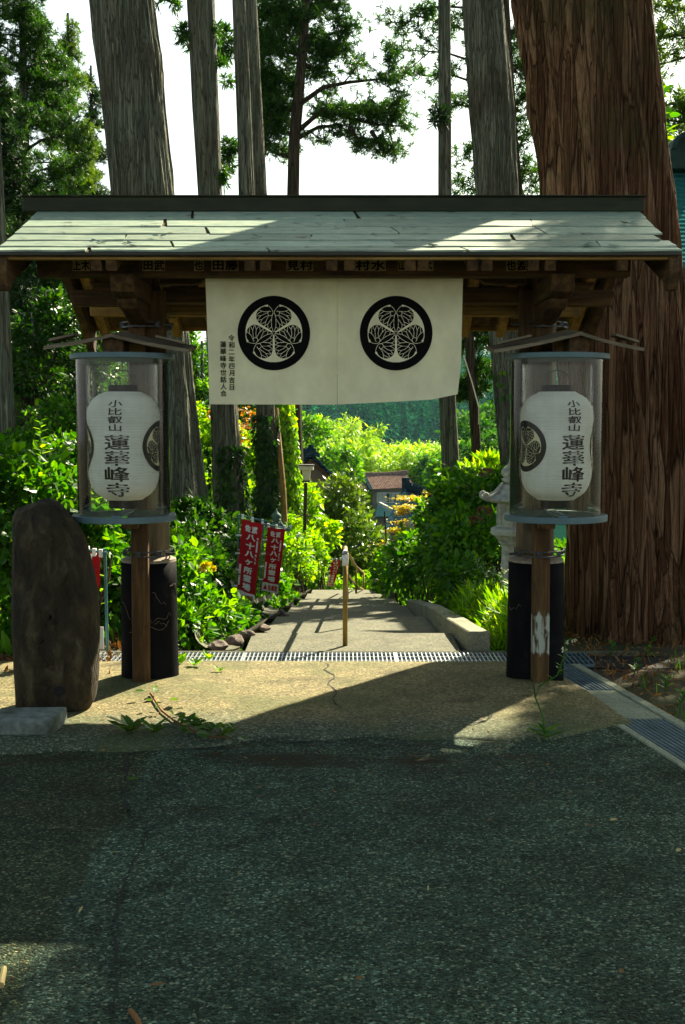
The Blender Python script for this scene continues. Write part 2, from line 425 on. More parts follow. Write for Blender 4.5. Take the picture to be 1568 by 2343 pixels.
cloth_mat('lantern_paper', (.95, .96, .90), .25, 90)
cloth_mat('crest_cloth', (.92, .87, .60), .2)
def acrylic_mat():
    m, nt, b = new_mat('acrylic')
    out = nt.nodes['Material Output']
    tr = nt.nodes.new('ShaderNodeBsdfTransparent')
    tr.inputs[0].default_value = (.93, .95, .9, 1)
    gl = nt.nodes.new('ShaderNodeBsdfGlossy')
    gl.inputs['Roughness'].default_value = .06
    df = nt.nodes.new('ShaderNodeBsdfDiffuse')
    df.inputs[0].default_value = (.6, .62, .5, 1)
    lw = nt.nodes.new('ShaderNodeFresnel'); lw.inputs[0].default_value = 1.42
    f = noise(nt, tex_coord(nt, (6, 6, .15)), 5, 5)
    bm_ = nt.nodes.new('ShaderNodeBump'); bm_.inputs['Strength'].default_value = .25; bm_.inputs['Distance'].default_value = .004
    nt.links.new(f, bm_.inputs['Height'])
    nt.links.new(bm_.outputs[0], gl.inputs['Normal']); nt.links.new(bm_.outputs[0], lw.inputs['Normal'])
    m1 = nt.nodes.new('ShaderNodeMixShader')
    rr = ramp(nt, [(.36, (.012,) * 3), (.72, (.07,) * 3)])
    nt.links.new(f, rr.inputs[0]); nt.links.new(rr.outputs[0], m1.inputs[0])
    nt.links.new(tr.outputs[0], m1.inputs[1]); nt.links.new(df.outputs[0], m1.inputs[2])
    m2 = nt.nodes.new('ShaderNodeMixShader')
    nt.links.new(lw.outputs[0], m2.inputs[0])
    nt.links.new(m1.outputs[0], m2.inputs[1]); nt.links.new(gl.outputs[0], m2.inputs[2])
    nt.links.new(m2.outputs[0], out.inputs[0])
    MATS['acrylic'] = m
acrylic_mat()
flat('glass_dark', (.05, .06, .055), .12, 0, .6)

# ------------------------------------------------------------------ object helpers
def setp(o, label=None, cat=None, group=None, kind=None):
    for k, v in (('label', label), ('category', cat), ('group', group), ('kind', kind)):
        if v: o[k] = v
    return o
def thing(name, label, cat, loc=(0, 0, 0), group=None):
    o = bpy.data.objects.new(name, None)
    o.empty_display_size = .2
    COL.objects.link(o)
    o.location = loc
    return setp(o, label, cat, group)
def root_loc(o):
    v = Vector((0, 0, 0))
    while o is not None:
        v += Vector(o.location)
        o = o.parent
    return v
def raw_mesh(name, verts, counts, idx, mats, mi=None, smooth_=False):
    me = bpy.data.meshes.new(name)
    verts = np.ascontiguousarray(verts, dtype=np.float32).reshape(-1, 3)
    counts = np.asarray(counts, dtype=np.int32)
    idx = np.asarray(idx, dtype=np.int32)
    me.vertices.add(len(verts)); me.vertices.foreach_set('co', verts.ravel())
    me.loops.add(len(idx)); me.loops.foreach_set('vertex_index', idx)
    me.polygons.add(len(counts))
    starts = np.zeros(len(counts), dtype=np.int32); starts[1:] = np.cumsum(counts)[:-1]
    me.polygons.foreach_set('loop_start', starts)
    for m in mats: me.materials.append(MATS[m])
    if mi is not None: me.polygons.foreach_set('material_index', np.asarray(mi, dtype=np.int32))
    me.polygons.foreach_set('use_smooth', np.full(len(counts), bool(smooth_)))
    me.update(calc_edges=True)
    return me
def link(name, me, parent=None, loc=(0, 0, 0)):
    o = bpy.data.objects.new(name, me)
    COL.objects.link(o)
    if parent is not None: o.parent = parent
    else: o.location = loc
    return o

class MB:
    """collects shapes in world coordinates and links them as ONE mesh object"""
    def __init__(s): s.v, s.f, s.m, s.k = [], [], [], 0
    def add(s, vs, fs, mi=None):
        n = len(s.v)
        s.v += [tuple(x) for x in vs]
        s.f += [tuple(i + n for i in f) for f in fs]
        s.m += [s.k if mi is None else mi] * len(fs)
        return s
    def hexa(s, c):            # 8 corners: bottom 0-3 ccw, top 4-7
        return s.add(c, [(3, 2, 1, 0), (4, 5, 6, 7), (0, 1, 5, 4), (1, 2, 6, 5), (2, 3, 7, 6), (3, 0, 4, 7)])
    def box(s, x0, x1, y0, y1, z0, z1):
        return s.hexa([(x0, y0, z0), (x1, y0, z0), (x1, y1, z0), (x0, y1, z0), (x0, y0, z1), (x1, y0, z1), (x1, y1, z1), (x0, y1, z1)])
    def bar(s, a, b, w, h, up=(0, 0, 1)):
        a, b = Vector(a), Vector(b)
        d = (b - a).normalized()
        sd = d.cross(Vector(up))
        if sd.length < 1e-4: sd = d.cross(Vector((0, 1, 0)))
        sd.normalize(); u = sd.cross(d)
        sd *= w / 2; u *= h / 2
        return s.hexa([a - sd - u, a + sd - u, b + sd - u, b - sd - u, a - sd + u, a + sd + u, b + sd + u, b - sd + u])
    def tube(s, pts, rad, n=8, cap=True):
        pts = [Vector(p) for p in pts]
        if not hasattr(rad, '__len__'): rad = [rad] * len(pts)
        vs, fs = [], []
        ref = Vector((.13, .31, .94))
        for k, p in enumerate(pts):
            d = (pts[min(k + 1, len(pts) - 1)] - pts[max(k - 1, 0)]).normalized()
            if abs(d.dot(ref)) > .98: r_ = Vector((1, 0, 0))
            else: r_ = ref
            a = d.cross(r_).normalized(); b = d.cross(a)
            for j in range(n):
                t = 2 * math.pi * j / n
                vs.append(p + (a * math.cos(t) + b * math.sin(t)) * rad[k])
        for k in range(len(pts) - 1):
            for j in range(n):
                fs.append((k * n + j, k * n + (j + 1) % n, (k + 1) * n + (j + 1) % n, (k + 1) * n + j))
        if cap:
            fs.append(tuple(range(n))[::-1]); fs.append(tuple(range((len(pts) - 1) * n, len(pts) * n)))
        return s.add(vs, fs)
    def lathe(s, prof_, c, n=32, closed=False, sq=None):
        vs, fs = [], []
        for r, z in prof_:
            for j in range(n):
                t = 2 * math.pi * (j + .5) / n
                vs.append((c[0] + r * math.cos(t), c[1] + r * math.sin(t), c[2] + z))
        m = len(prof_)
        for k in range(m if closed else m - 1):
            for j in range(n):
                k2 = (k + 1) % m
                fs.append((k * n + j, k * n + (j + 1) % n, k2 * n + (j + 1) % n, k2 * n + j))
        if not closed:
            if prof_[0][0] > 1e-5: fs.append(tuple(range(n))[::-1])
            if prof_[-1][0] > 1e-5: fs.append(tuple(range((m - 1) * n, m * n)))
        return s.add(vs, fs)
    def prism(s, poly, f0, f1):   # poly list of 2d, f0/f1 map 2d->3d for both sides
        n = len(poly)
        vs = [f0(p) for p in poly] + [f1(p) for p in poly]
        fs = [tuple(range(n))[::-1], tuple(range(n, 2 * n))] + [(i, (i + 1) % n, n + (i + 1) % n, n + i) for i in range(n)]
        return s.add(vs, fs)
    def grid(s, fn, nu, nv):
        vs = [fn(i / nu, j / nv) for j in range(nv + 1) for i in range(nu + 1)]
        fs = [(j * (nu + 1) + i, j * (nu + 1) + i + 1, (j + 1) * (nu + 1) + i + 1, (j + 1) * (nu + 1) + i) for j in range(nv) for i in range(nu)]
        return s.add(vs, fs)
    def build(s, name, mats, parent=None, bevel=0, smooth_=False, loc=None, seg=1, fixn=True):
        if isinstance(mats, str): mats = [mats]
        off = root_loc(parent) if parent is not None else Vector(loc or (0, 0, 0))
        v = np.array(s.v, dtype=np.float64) - np.array(off)
        me = raw_mesh(name, v, [len(f) for f in s.f], [i for f in s.f for i in f], mats, s.m, smooth_)
        if fixn:
            bm = bmesh.new(); bm.from_mesh(me)
            bmesh.ops.recalc_face_normals(bm, faces=bm.faces)
            bm.to_mesh(me); bm.free()
        o = link(name, me, parent, off)
        if bevel:
            b = o.modifiers.new('bevel', 'BEVEL'); b.width = bevel; b.segments = seg; b.limit_method = 'ANGLE'; b.angle_limit = R(50)
        if smooth_ == 2:
            pass
        return o

# ---- leaves: many small faces in one part
LEAF_T = np.array([[0, 0, 0], [.3, .42, .06], [.7, .34, .03], [1, 0, -.1], [.7, -.34, .03], [.3, -.42, .06]])
LEAF_C, LEAF_I = [4, 4], [0, 1, 2, 3, 0, 3, 4, 5]
DIA_T = np.array([[0, 0, 0], [.45, .5, .08], [1, 0, -.08], [.45, -.5, .08]])
DIA_C, DIA_I = [3, 3], [0, 1, 2, 0, 2, 3]
def tuft_template(n, seed, spread=.75, w=.09):
    g = np.random.default_rng(seed)
    vs, idx = [], []
    for k in range(n):
        d = np.array([1, 0, 0]) + g.normal(0, spread, 3) * np.array([.35, 1, 1])
        d /= np.linalg.norm(d)
        s_ = np.cross(d, g.normal(0, 1, 3)); s_ /= np.linalg.norm(s_)
        base = np.array([g.uniform(-.25, .25), 0, 0])
        L = g.uniform(.6, 1.0)
        vs += [base - s_ * w * .6, base + s_ * w * .6, base + d * L * .6 + s_ * w, base + d * L, base + d * L * .6 - s_ * w]
        idx += [5 * k, 5 * k + 4, 5 * k + 3, 5 * k + 2, 5 * k + 1]
    return np.array(vs), [5] * n, idx
TUFT = tuft_template(13, 3, .95, .055)
TUFT_S = tuft_template(6, 5, .6, .12)
PALM = tuft_template(7, 8, .5, .07)
def unit(a): return a / np.maximum(np.linalg.norm(a, axis=-1, keepdims=True), 1e-9)
def leaf_cloud(C, D, N, L, W, tmpl=None):
    T, cnt, ind = tmpl if tmpl is not None else (LEAF_T, LEAF_C, LEAF_I)
    C, D, N = np.asarray(C), unit(np.asarray(D)), np.asarray(N)
    S = unit(np.cross(N, D)); U = np.cross(D, S)
    n, k = len(C), len(T)
    L = np.broadcast_to(L, (n,)); W = np.broadcast_to(W, (n,))
    v = C[:, None, :] + T[None, :, 0, None] * (L[:, None] * 1.0)[..., None] * D[:, None, :] + T[None, :, 1, None] * W[:, None, None] * S[:, None, :] + T[None, :, 2, None] * W[:, None, None] * U[:, None, :]
    idx = (np.asarray(ind)[None, :] + (np.arange(n) * k)[:, None]).ravel()
    return v.reshape(-1, 3), np.tile(cnt, n), idx
def leaves(name, mat, C, D, N, L, W, parent=None, tmpl=None, loc=(0, 0, 0)):
    off = np.array(root_loc(parent)) if parent is not None else np.array(loc)
    v, c, i = leaf_cloud(C, D, N, L, W, tmpl)
    me = raw_mesh(name, v - off, c, i, [mat])
    return link(name, me, parent, tuple(off))
def rand_dirs(n, g=rng):
    return unit(g.normal(0, 1, (n, 3)))
def clump_points(blobs, n, g=rng, k=None, flat_=.75, tight=.26, shell=.55):
    """points in clumps over the surface of ellipsoids (cx,cy,cz,rx,ry,rz); returns points and outward directions"""
    vol = np.array([(b[3] * b[4] * b[5]) ** .66 for b in blobs]); vol /= vol.sum()
    Cs, Os = [], []
    for b, f in zip(blobs, vol):
        m = max(8, int(n * f))
        kk = k or max(10, int(14 + 10 * (b[3] + b[5])))
        d = rand_dirs(kk, g)
        d[:, 2] = np.where(d[:, 2] < -.5, -d[:, 2], d[:, 2])
        rr = g.uniform(shell, 1.0, (kk, 1))
        cc = np.array(b[:3]) + d * rr * np.array(b[3:6])
        w_ = g.uniform(.4, 1.4, kk); w_ /= w_.sum()
        which = g.choice(kk, m, p=w_)
        sig = np.array(b[3:6]) * tight * g.uniform(.6, 1.4, (kk, 1))[which]
        sig[:, 2] *= flat_
        p = cc[which] + np.clip(g.normal(0, 1, (m, 3)), -2, 2) * sig
        q = (p - np.array(b[:3])) / np.array(b[3:6]); nr = np.linalg.norm(q, axis=1, keepdims=True)
        lim = 1.02 + .12 * np.sin(cc[which][:, :1] * 9 + cc[which][:, 2:] * 11)
        q = np.where(nr > lim, q / nr * lim * g.uniform(.75, 1.0, nr.shape), q)
        p = np.array(b[:3]) + q * np.array(b[3:6])
        Cs.append(p); Os.append(unit(q + 1e-6))
    return np.concatenate(Cs), np.concatenate(Os)
def shrub(name, label, cat, blobs, n, L, mat, loc=None, W=.62, group=None, stems=6, tmpl=None, seed=1, k=None, tight=.26, shell=.55, part='foliage', ground=None, droop=.25, up=.35):
    g = np.random.default_rng(seed)
    b0 = blobs[0]
    loc = loc or (b0[0], b0[1], tz(b0[0], b0[1]))
    t = thing(name, label, cat, loc, group)
    C, O = clump_points(blobs, n, g, k, .75, tight, shell)
    zmin = terrain(C[:, 0], C[:, 1]) if ground is None else np.full(len(C), ground)
    keep = C[:, 2] > zmin + .02
    C, O = C[keep], O[keep]
    m = len(C)
    D = unit(O * .8 + g.normal(0, .6, (m, 3)) + np.array([0, 0, -droop]))
    N = unit(O * .6 + np.array([0, 0, up]) + g.normal(0, .55, (m, 3)))
    ll = L * g.uniform(.35, 1.4, m)
    leaves(part, mat, C, D, N, ll, ll * W, t, tmpl)
    if stems:
        mb = MB()
        for b in blobs[:6]:
            gz = tz(b[0], b[1]) if ground is None else ground
            for _ in range(stems):
                a = g.uniform(0, 6.28); q = g.uniform(.3, .8)
                tip = (b[0] + math.cos(a) * b[3] * q, b[1] + math.sin(a) * b[4] * q, b[2] + b[5] * g.uniform(.0, .6))
                mid = (b[0] + math.cos(a) * b[3] * q * .4, b[1] + math.sin(a) * b[4] * q * .4, (gz + tip[2]) * .5)
                mb.tube([(b[0] + g.normal(0, .05), b[1] + g.normal(0, .05), gz - .02), mid, tip], [.014, .010, .004], 5)
        mb.build('stem', 'bark_dark', t)
    return t

# ---- value noise for bark relief, periodic in the angle
def vnoise(a, z, na, seed):
    g = np.random.default_rng(seed)
    nz = 64
    tab = g.uniform(0, 1, (nz, na))
    x = (a % 1.0) * na
    xi = np.floor(x).astype(int); xf = x - xi; xf = xf * xf * (3 - 2 * xf)
    zi = np.floor(z).astype(int); zf = z - zi; zf = zf * zf * (3 - 2 * zf)
    def T(i, j): return tab[j % nz, i % na]
    return (T(xi, zi) * (1 - xf) + T(xi + 1, zi) * xf) * (1 - zf) + (T(xi, zi + 1) * (1 - xf) + T(xi + 1, zi + 1) * xf) * zf
def bark_trunk(name, axis, mat, parent, ns=96, nz=70, ridges=26, depth=.05, flare=.3, flare_h=.8, lobes=7, seed=1, knots=0, twist=.0):
    """axis: list of (x,y,z,r) from low to high"""
    A = np.array(axis, float)
    d = np.concatenate([[0], np.cumsum(np.linalg.norm(np.diff(A[:, :3], axis=0), axis=1))])
    s = np.linspace(0, 1, nz + 1) ** 1.15 * d[-1]
    cx, cy_, cz, rr = (np.interp(s, d, A[:, k]) for k in range(4))
    a = np.arange(ns) / ns
    aa, ss = np.meshgrid(a, s)
    tw = aa + twist * ss
    n1 = vnoise(tw, ss * .55, ridges, seed)
    n2 = vnoise(tw + .3, ss * 1.1, ridges * 2 + 1, seed + 1)
    n3 = vnoise(tw, ss * .35, max(5, ridges // 4), seed + 2)
    n4 = vnoise(tw + .1, ss * 4, ridges * 4, seed + 5)
    ridge = (1 - np.abs(2 * n1 - 1)) ** 1.4 * .62 + (1 - np.abs(2 * n2 - 1)) * .28 + n4 * .16
    f = 1 + depth * (ridge - .5) * 2 + depth * .9 * (n3 - .5)
    fl = np.exp(-ss / flare_h) * flare
    f = f + fl * (.55 + .45 * np.cos(2 * np.pi * (aa * lobes + .15 * np.sin(aa * 12)))) 
    g = np.random.default_rng(seed + 9)
    for _ in range(knots):
        ka, ks, kr = g.uniform(.5, 1.0), g.uniform(.25, .95) * d[-1], g.uniform(.09, .16)
        da = (np.abs(((aa - ka + .5) % 1) - .5)) * 2 * np.pi * rr[:, None]
        q = np.sqrt(da ** 2 + ((ss - ks) * .7) ** 2) / kr
        f = f + (np.exp(-q * q * 1.2) * .16 - np.exp(-(q / .33) ** 2) * .14) * .6
    X = cx[:, None] + rr[:, None] * f * np.cos(2 * np.pi * aa)
    Y = cy_[:, None] + rr[:, None] * f * np.sin(2 * np.pi * aa)
    Z = np.broadcast_to(cz[:, None], X.shape)
    v = np.stack([X, Y, Z], -1).reshape(-1, 3)
    i, j = np.meshgrid(np.arange(ns), np.arange(nz))
    q = np.stack([j * ns + i, j * ns + (i + 1) % ns, (j + 1) * ns + (i + 1) % ns, (j + 1) * ns + i], -1).reshape(-1)
    me = raw_mesh(name, v - np.array(root_loc(parent)), np.full(ns * nz, 4), q, [mat], None, True)
    return link(name, me, parent)
def trunk_axis(Y, rows, top=None, ground=True):
    """rows of (u_left, u_right, v) from the photo at depth Y -> axis list low to high; extends down to the ground and up to top z"""
    ax = []
    for ul, ur, v in rows:
        c = P((ul + ur) / 2, v, Y)
        ax.append([c.x, Y, c.z, (ur - ul) / 2 / F * Y])
    ax.sort(key=lambda q: q[2])
    if ground:
        gz = tz(ax[0][0], Y) - .1
        if ax[0][2] > gz + .05:
            a, b = ax[0], ax[1]
            k = (gz - a[2]) / (b[2] - a[2])
            ax.insert(0, [a[0] + (b[0] - a[0]) * k, Y, gz, a[3] * 1.08])
    if top:
        a, b = ax[-1], ax[-2]
        k = (top - a[2]) / (a[2] - b[2])
        ax.append([a[0] + (a[0] - b[0]) * k, Y, top, a[3] * .35])
    return ax

def branch(g, start, d, L, droop, n=5):
    pts = [np.array(start, float)]
    d = np.array(d, float)
    for k in range(n):
        d = unit(d + np.array([0, 0, -droop / n]) + g.normal(0, .09, 3))
        pts.append(pts[-1] + d * L / n)
    return pts
def along(pts, t):
    k = min(int(t * (len(pts) - 1)), len(pts) - 2)
    f = t * (len(pts) - 1) - k
    return pts[k] * (1 - f) + pts[k + 1] * f
class Crown:
    """gathers limbs and needle tufts for one tree"""
    def __init__(s, seed): s.g = np.random.default_rng(seed); s.C, s.D, s.mb = [], [], MB()
    def limb(s, pts, r0, tufts, spread, lo=.3, sub=3):
        g = s.g
        s.mb.tube([tuple(p) for p in pts], list(np.linspace(r0, r0 * .25, len(pts))), 6)
        L = np.linalg.norm(pts[-1] - pts[0])
        twigs = []
        for _ in range(sub):
            t = g.uniform(lo, .95)
            b = along(pts, t)
            d = unit((pts[-1] - pts[0]) * .6 / max(L, .01) + g.normal(0, .7, 3) + np.array([0, 0, .1]))
            tip = b + d * L * g.uniform(.18, .38)
            twigs.append((b, tip))
            s.mb.tube([tuple(b), tuple(tip)], [r0 * .35, r0 * .12], 5)
        twigs.append((along(pts, .55), pts[-1]))
        for _ in range(tufts):
            b, tip = twigs[g.integers(len(twigs))]
            t = 1.06 - .9 * g.uniform(0, 1) ** 1.8
            p = b + (tip - b) * t + g.normal(0, spread, 3) * np.array([1, 1, .6])
            s.C.append(p)
            s.D.append(unit((tip - b) / (np.linalg.norm(tip - b) + .01) * .6 + g.normal(0, .6, 3) + np.array([0, 0, .35])))
    def ball(s, c, r, n):
        g = s.g
        for _ in range(n):
            d = unit(g.normal(0, 1, 3))
            s.C.append(np.array(c) + d * np.array(r) * g.uniform(.2, 1) ** .5)
            s.D.append(unit(d + g.normal(0, .5, 3) + np.array([0, 0, .3])))
    def build(s, tree, mat, size, bark, tmpl=TUFT):
        if s.mb.v: s.mb.build('limb', bark, tree, smooth_=True)
        C, D = np.array(s.C), np.array(s.D)
        m = len(C)
        L = size * s.g.uniform(.65, 1.25, m)
        leaves('crown', mat, C, D, rand_dirs(m, s.g), L, L, tree, tmpl)
def conifer(name, label, x, y, z0, z1, top, rmax, nb, tufts, size, mat, bark, r_trunk, seed, group=None, spread=.16, cat='tree', tri=1.0, lean=0):
    g0 = tz(x, y)
    t = thing(name, label, cat, (x, y, g0), group)
    bark_trunk('trunk', [(x - lean * (z1 - g0) * 0, y, g0 - .1, r_trunk), (x, y, (g0 + top) / 2, r_trunk * .7), (x, y, top, .02)], bark, t, 24, 30, 10, .05, .25, .5, 5, seed)
    cr = Crown(seed)
    g = cr.g
    for k in range(nb):
        f = (k + g.uniform(0, 1)) / nb
        z = z0 + (z1 - z0) * f
        L = rmax * ((1 - f) ** .8 * tri + (1 - tri) + .08) * g.uniform(.7, 1.15)
        a = g.uniform(0, 2 * math.pi)
        pts = branch(g, (x, y, z), (math.cos(a), math.sin(a), .25 + .4 * f), L, .7)
        if k % 2 == 0: cr.ball((x + math.cos(a) * L * .3, y + math.sin(a) * L * .3, z + .1), (L * .42, L * .42, .22), int(3.2 * tufts * L / rmax))
        cr.limb(pts, .03 * L / rmax + .01, int(6 * tufts * (L / rmax) ** 1.1) + 4, spread * (.5 + .5 * L / rmax), .2, 5)
    cr.build(t, mat, size, bark)
    return t

# ---- lettering: glyph outlines turned to faces
_GL = {}
def glyph(ch, bold=.012):
    key = (ch, bold)
    if key not in _GL:
        c = bpy.data.curves.new('glyph', 'FONT')
        c.body, c.size, c.offset, c.resolution_u = ch, 1, bold, 3
        o = bpy.data.objects.new('glyph', c)
        COL.objects.link(o)
        bpy.context.view_layer.update()
        e = o.evaluated_get(bpy.context.evaluated_depsgraph_get())
        m = e.to_mesh()
        v = np.array([x.co[:2] for x in m.vertices]) if len(m.vertices) else np.zeros((0, 2))
        f = [tuple(p.vertices) for p in m.polygons]
        e.to_mesh_clear()
        bpy.data.objects.remove(o); bpy.data.curves.remove(c)
        if len(v):
            lo, hi = v.min(0), v.max(0)
            em = max(hi - lo)
            v = (v - (lo + hi) / 2)
        _GL[key] = (v, f)
    return _GL[key]
def letters(mb, items, fn, bold=.012, sub=0, mi=None):
    """items: (char, cx, cy, w, h) in the flat layout; fn maps flat (x, y) to a 3d point"""
    for ch, cx, cy_, w_, h_ in items:
        v, f = glyph(ch, .008)
        if not len(v): continue
        b = bold - .008
        for k, (ox, oy) in enumerate(((0, 0), (b, 0), (-b, 0), (0, b), (0, -b)) if b > .003 else ((0, 0),)):   # heavier strokes
            pts = [fn(cx + (p[0] + ox) * w_, cy_ + (p[1] + oy) * h_) for p in v]
            mb.add([(q[0], q[1] - .00025 * k, q[2]) for q in pts], f, mi)
    return mb
def column(text, x, y0, y1, w_, fill=.95):
    n = len(text); step = (y1 - y0) / n
    return [(c, x, y0 + step * (k + .5), w_, abs(step) * fill) for k, c in enumerate(text)]

# ---- the round crest: three heart leaves in a ring, drawn as a fine grid of cells
def _pip(poly, x, y):
    poly = np.array(poly); inside = np.zeros(x.shape, bool)
    j = len(poly) - 1
    for i in range(len(poly)):
        xi, yi = poly[i]; xj, yj = poly[j]
        if yi != yj:
            c = ((yi > y) != (yj > y)) & (x < (xj - xi) * (y - yi) / (yj - yi) + xi)
            inside ^= c
        j = i
    return inside
def _seg(x, y, pts, w_):
    m = np.zeros(x.shape, bool)
    for (ax, ay), (bx, by) in zip(pts[:-1], pts[1:]):
        dx, dy = bx - ax, by - ay
        t = np.clip(((x - ax) * dx + (y - ay) * dy) / (dx * dx + dy * dy + 1e-9), 0, 1)
        m |= (x - ax - t * dx) ** 2 + (y - ay - t * dy) ** 2 < w_ * w_
    return m
def crest_cells(n):
    c = (np.arange(n) + .5) / n * 2 - 1
    X, Y = np.meshgrid(c, c)
    q = lambda L: [((a - 793) / 668., (790 - b) / 668.) for a, b in L]
    lobe = q([(897, 320), (960, 310), (1020, 330), (1070, 372), (1108, 425), (1119, 490), (1104, 560), (1045, 622), (965, 668)])
    lines = [q(l) for l in (
        [(905, 285), (845, 340), (808, 395), (803, 425), (808, 445), (832, 476), (866, 480), (893, 462), (901, 430), (887, 402), (865, 395), (848, 405)],
        [(812, 440), (830, 520), (836, 600), (830, 680), (800, 770)],
        [(892, 402), (960, 408), (1010, 397), (1068, 372)], [(1010, 397), (1060, 425), (1103, 456)],
        [(901, 420), (970, 450), (1030, 478), (1115, 482)], [(1030, 478), (1060, 510), (1092, 556)],
        [(895, 475), (960, 505), (1010, 545), (1095, 562)], [(1010, 545), (1038, 615)],
        [(885, 480), (930, 560), (960, 665)], [(938, 585), (985, 610), (1035, 628)],
        [(838, 540), (900, 628), (970, 668)], [(906, 632), (896, 705)], [(834, 680), (880, 720)])]
    white = np.zeros(X.shape, bool)
    def rot(x, y, a): return x * math.cos(a) - y * math.sin(a), x * math.sin(a) + y * math.cos(a)
    ax = math.radians(30)
    def mirror(p): 
        return [(x * math.cos(2 * ax) + y * math.sin(2 * ax), x * math.sin(2 * ax) - y * math.cos(2 * ax)) for x, y in p]
    arc = [(.783 * math.cos(t), .783 * math.sin(t)) for t in np.linspace(math.radians(77.7), math.radians(-17.7), 30)]
    st = q([(815, 765)])
    W = [arc[0]] + arc[1:] + mirror(lobe) + mirror(st) + st + lobe[::-1]
    for k in range(3):
        x, y = rot(X, Y, -k * 2 * math.pi / 3)
        white |= _pip(W, x, y)
        for sgn in (1, -1):
            for l in lines: white |= _seg(x * sgn, y, l, .0058)
    return X, Y, white, X * X + Y * Y <= 1
def crest(name, n, fn, parent, mats=('black_paint', 'crest_cloth')):
    X, Y, white, disc = crest_cells(n)
    h = 1. / n
    idx = np.argwhere(disc)
    vid, V, Fc, Mi = {}, [], [], []
    for j, i in idx:
        f = []
        for di, dj in ((0, 0), (1, 0), (1, 1), (0, 1)):
            k = (i + di, j + dj)
            if k not in vid:
                vid[k] = len(V)
                x, y = (k[0] / n * 2 - 1), (k[1] / n * 2 - 1)
                r = math.hypot(x, y)
                if r > 1: x, y = x / r, y / r
                V.append(fn(x, y))
            f.append(vid[k])
        Fc.append(f); Mi.append(1 if white[j, i] else 0)
    me = raw_mesh(name, np.array([tuple(v) for v in V]) - np.array(root_loc(parent)), [4] * len(Fc), [i for f in Fc for i in f], list(mats), Mi)
    return link(name, me, parent)

# ================================================================== SETTING
def build_ground():
    s = np.linspace(-1, 1, 181)
    xs = np.sign(s) * (np.abs(s) * 6 + np.abs(s) ** 4.5 * 494)
    ys = np.concatenate([np.linspace(-40, 7.6, 20), np.linspace(8, 30, 90), 30 + np.linspace(.02, 1, 110) ** 2 * 1270])
    X, Y = np.meshgrid(xs, ys)
    Z = terrain(X, Y)
    nx, ny = len(xs), len(ys)
    i, j = np.meshgrid(np.arange(nx - 1), np.arange(ny - 1))
    q = np.stack([j * nx + i, j * nx + i + 1, (j + 1) * nx + i + 1, (j + 1) * nx + i], -1).reshape(-1)
    me = raw_mesh('ground', np.stack([X, Y, Z], -1), np.full((nx - 1) * (ny - 1), 4), q, ['soil'], None, True)
    setp(link('ground', me), kind='structure', label='dark forest soil with litter falling away towards the valley')
build_ground()
def build_hill():
    ys = np.concatenate([np.linspace(46, 140, 30), np.linspace(150, 1250, 70)]); xs = np.linspace(-1, 1, 60)
    X = xs[None, :] * np.minimum(ys[:, None] * .5 + 60, 480); Y = np.broadcast_to(ys[:, None], X.shape); Z = terrain(X, Y) + .5 - 2 * (1 - smooth(Y, 46, 56))
    nx, ny = len(xs), len(ys); i, j = np.meshgrid(np.arange(nx - 1), np.arange(ny - 1))
    q = np.stack([j * nx + i, j * nx + i + 1, (j + 1) * nx + i + 1, (j + 1) * nx + i], -1).reshape(-1)
    surf('hill_floor', [(.3, (.003, .018, .014)), (.7, (.006, .03, .022))], nscale=.15, rough=1, bs=0, spec=0)
    setp(link('hill', raw_mesh('hill', np.stack([X, Y, Z], -1), np.full((nx - 1) * (ny - 1), 4), q, ['hill_floor'], None, True)), kind='structure', label='dark green hillside across the valley')
build_hill()
def gut(y): return 1.27 + (7.15 - y) * .168
mb = MB()
yy = [-8, 3, 4, 5, 6.4, 7.9]
for a, b in zip(yy[:-1], yy[1:]):
    mb.add([(-7, a, 0), (gut(a) - .005, a, 0), (gut(b) - .005, b, 0), (-7, b, 0)], [(0, 1, 2, 3)])
setp(mb.build('asphalt_road', 'asphalt'), kind='structure', label='dark coarse asphalt yard in front of the gate')

def asphalt_cracks():
    g = np.random.default_rng(77)
    for pts in ([(288, 1725), (292, 1790), (284, 1850), (300, 1858), (346, 1852)], [(346, 1890), (338, 1910), (300, 1990), (272, 2060), (262, 2150), (268, 2240), (258, 2330)], [(40, 1908), (110, 1900), (190, 1897)], [(560, 1700), (700, 1698), (860, 1706), (1010, 1700)]):
        m = MB(); P3 = []
        for (u0, v0), (u1, v1) in zip(pts[:-1], pts[1:]):
            for k in range(8): P3.append(G(u0 + (u1 - u0) * k / 8, v0 + (v1 - v0) * k / 8, 0))
        P3 = [p + Vector((g.normal(0, .006), g.normal(0, .010), 0)) for p in P3]
        for a, b in zip(P3[:-1], P3[1:]):
            d = (b - a).normalized(); n = Vector((-d.y, d.x, 0)) * g.uniform(.0012, .006); o = Vector((0, 0, .0035))
            m.add([a - n + o, a + n + o, b + n + o, b - n + o], [(0, 1, 2, 3)])
        setp(m.build('asphalt_crack', 'dark_hole'), kind='structure')
asphalt_cracks()
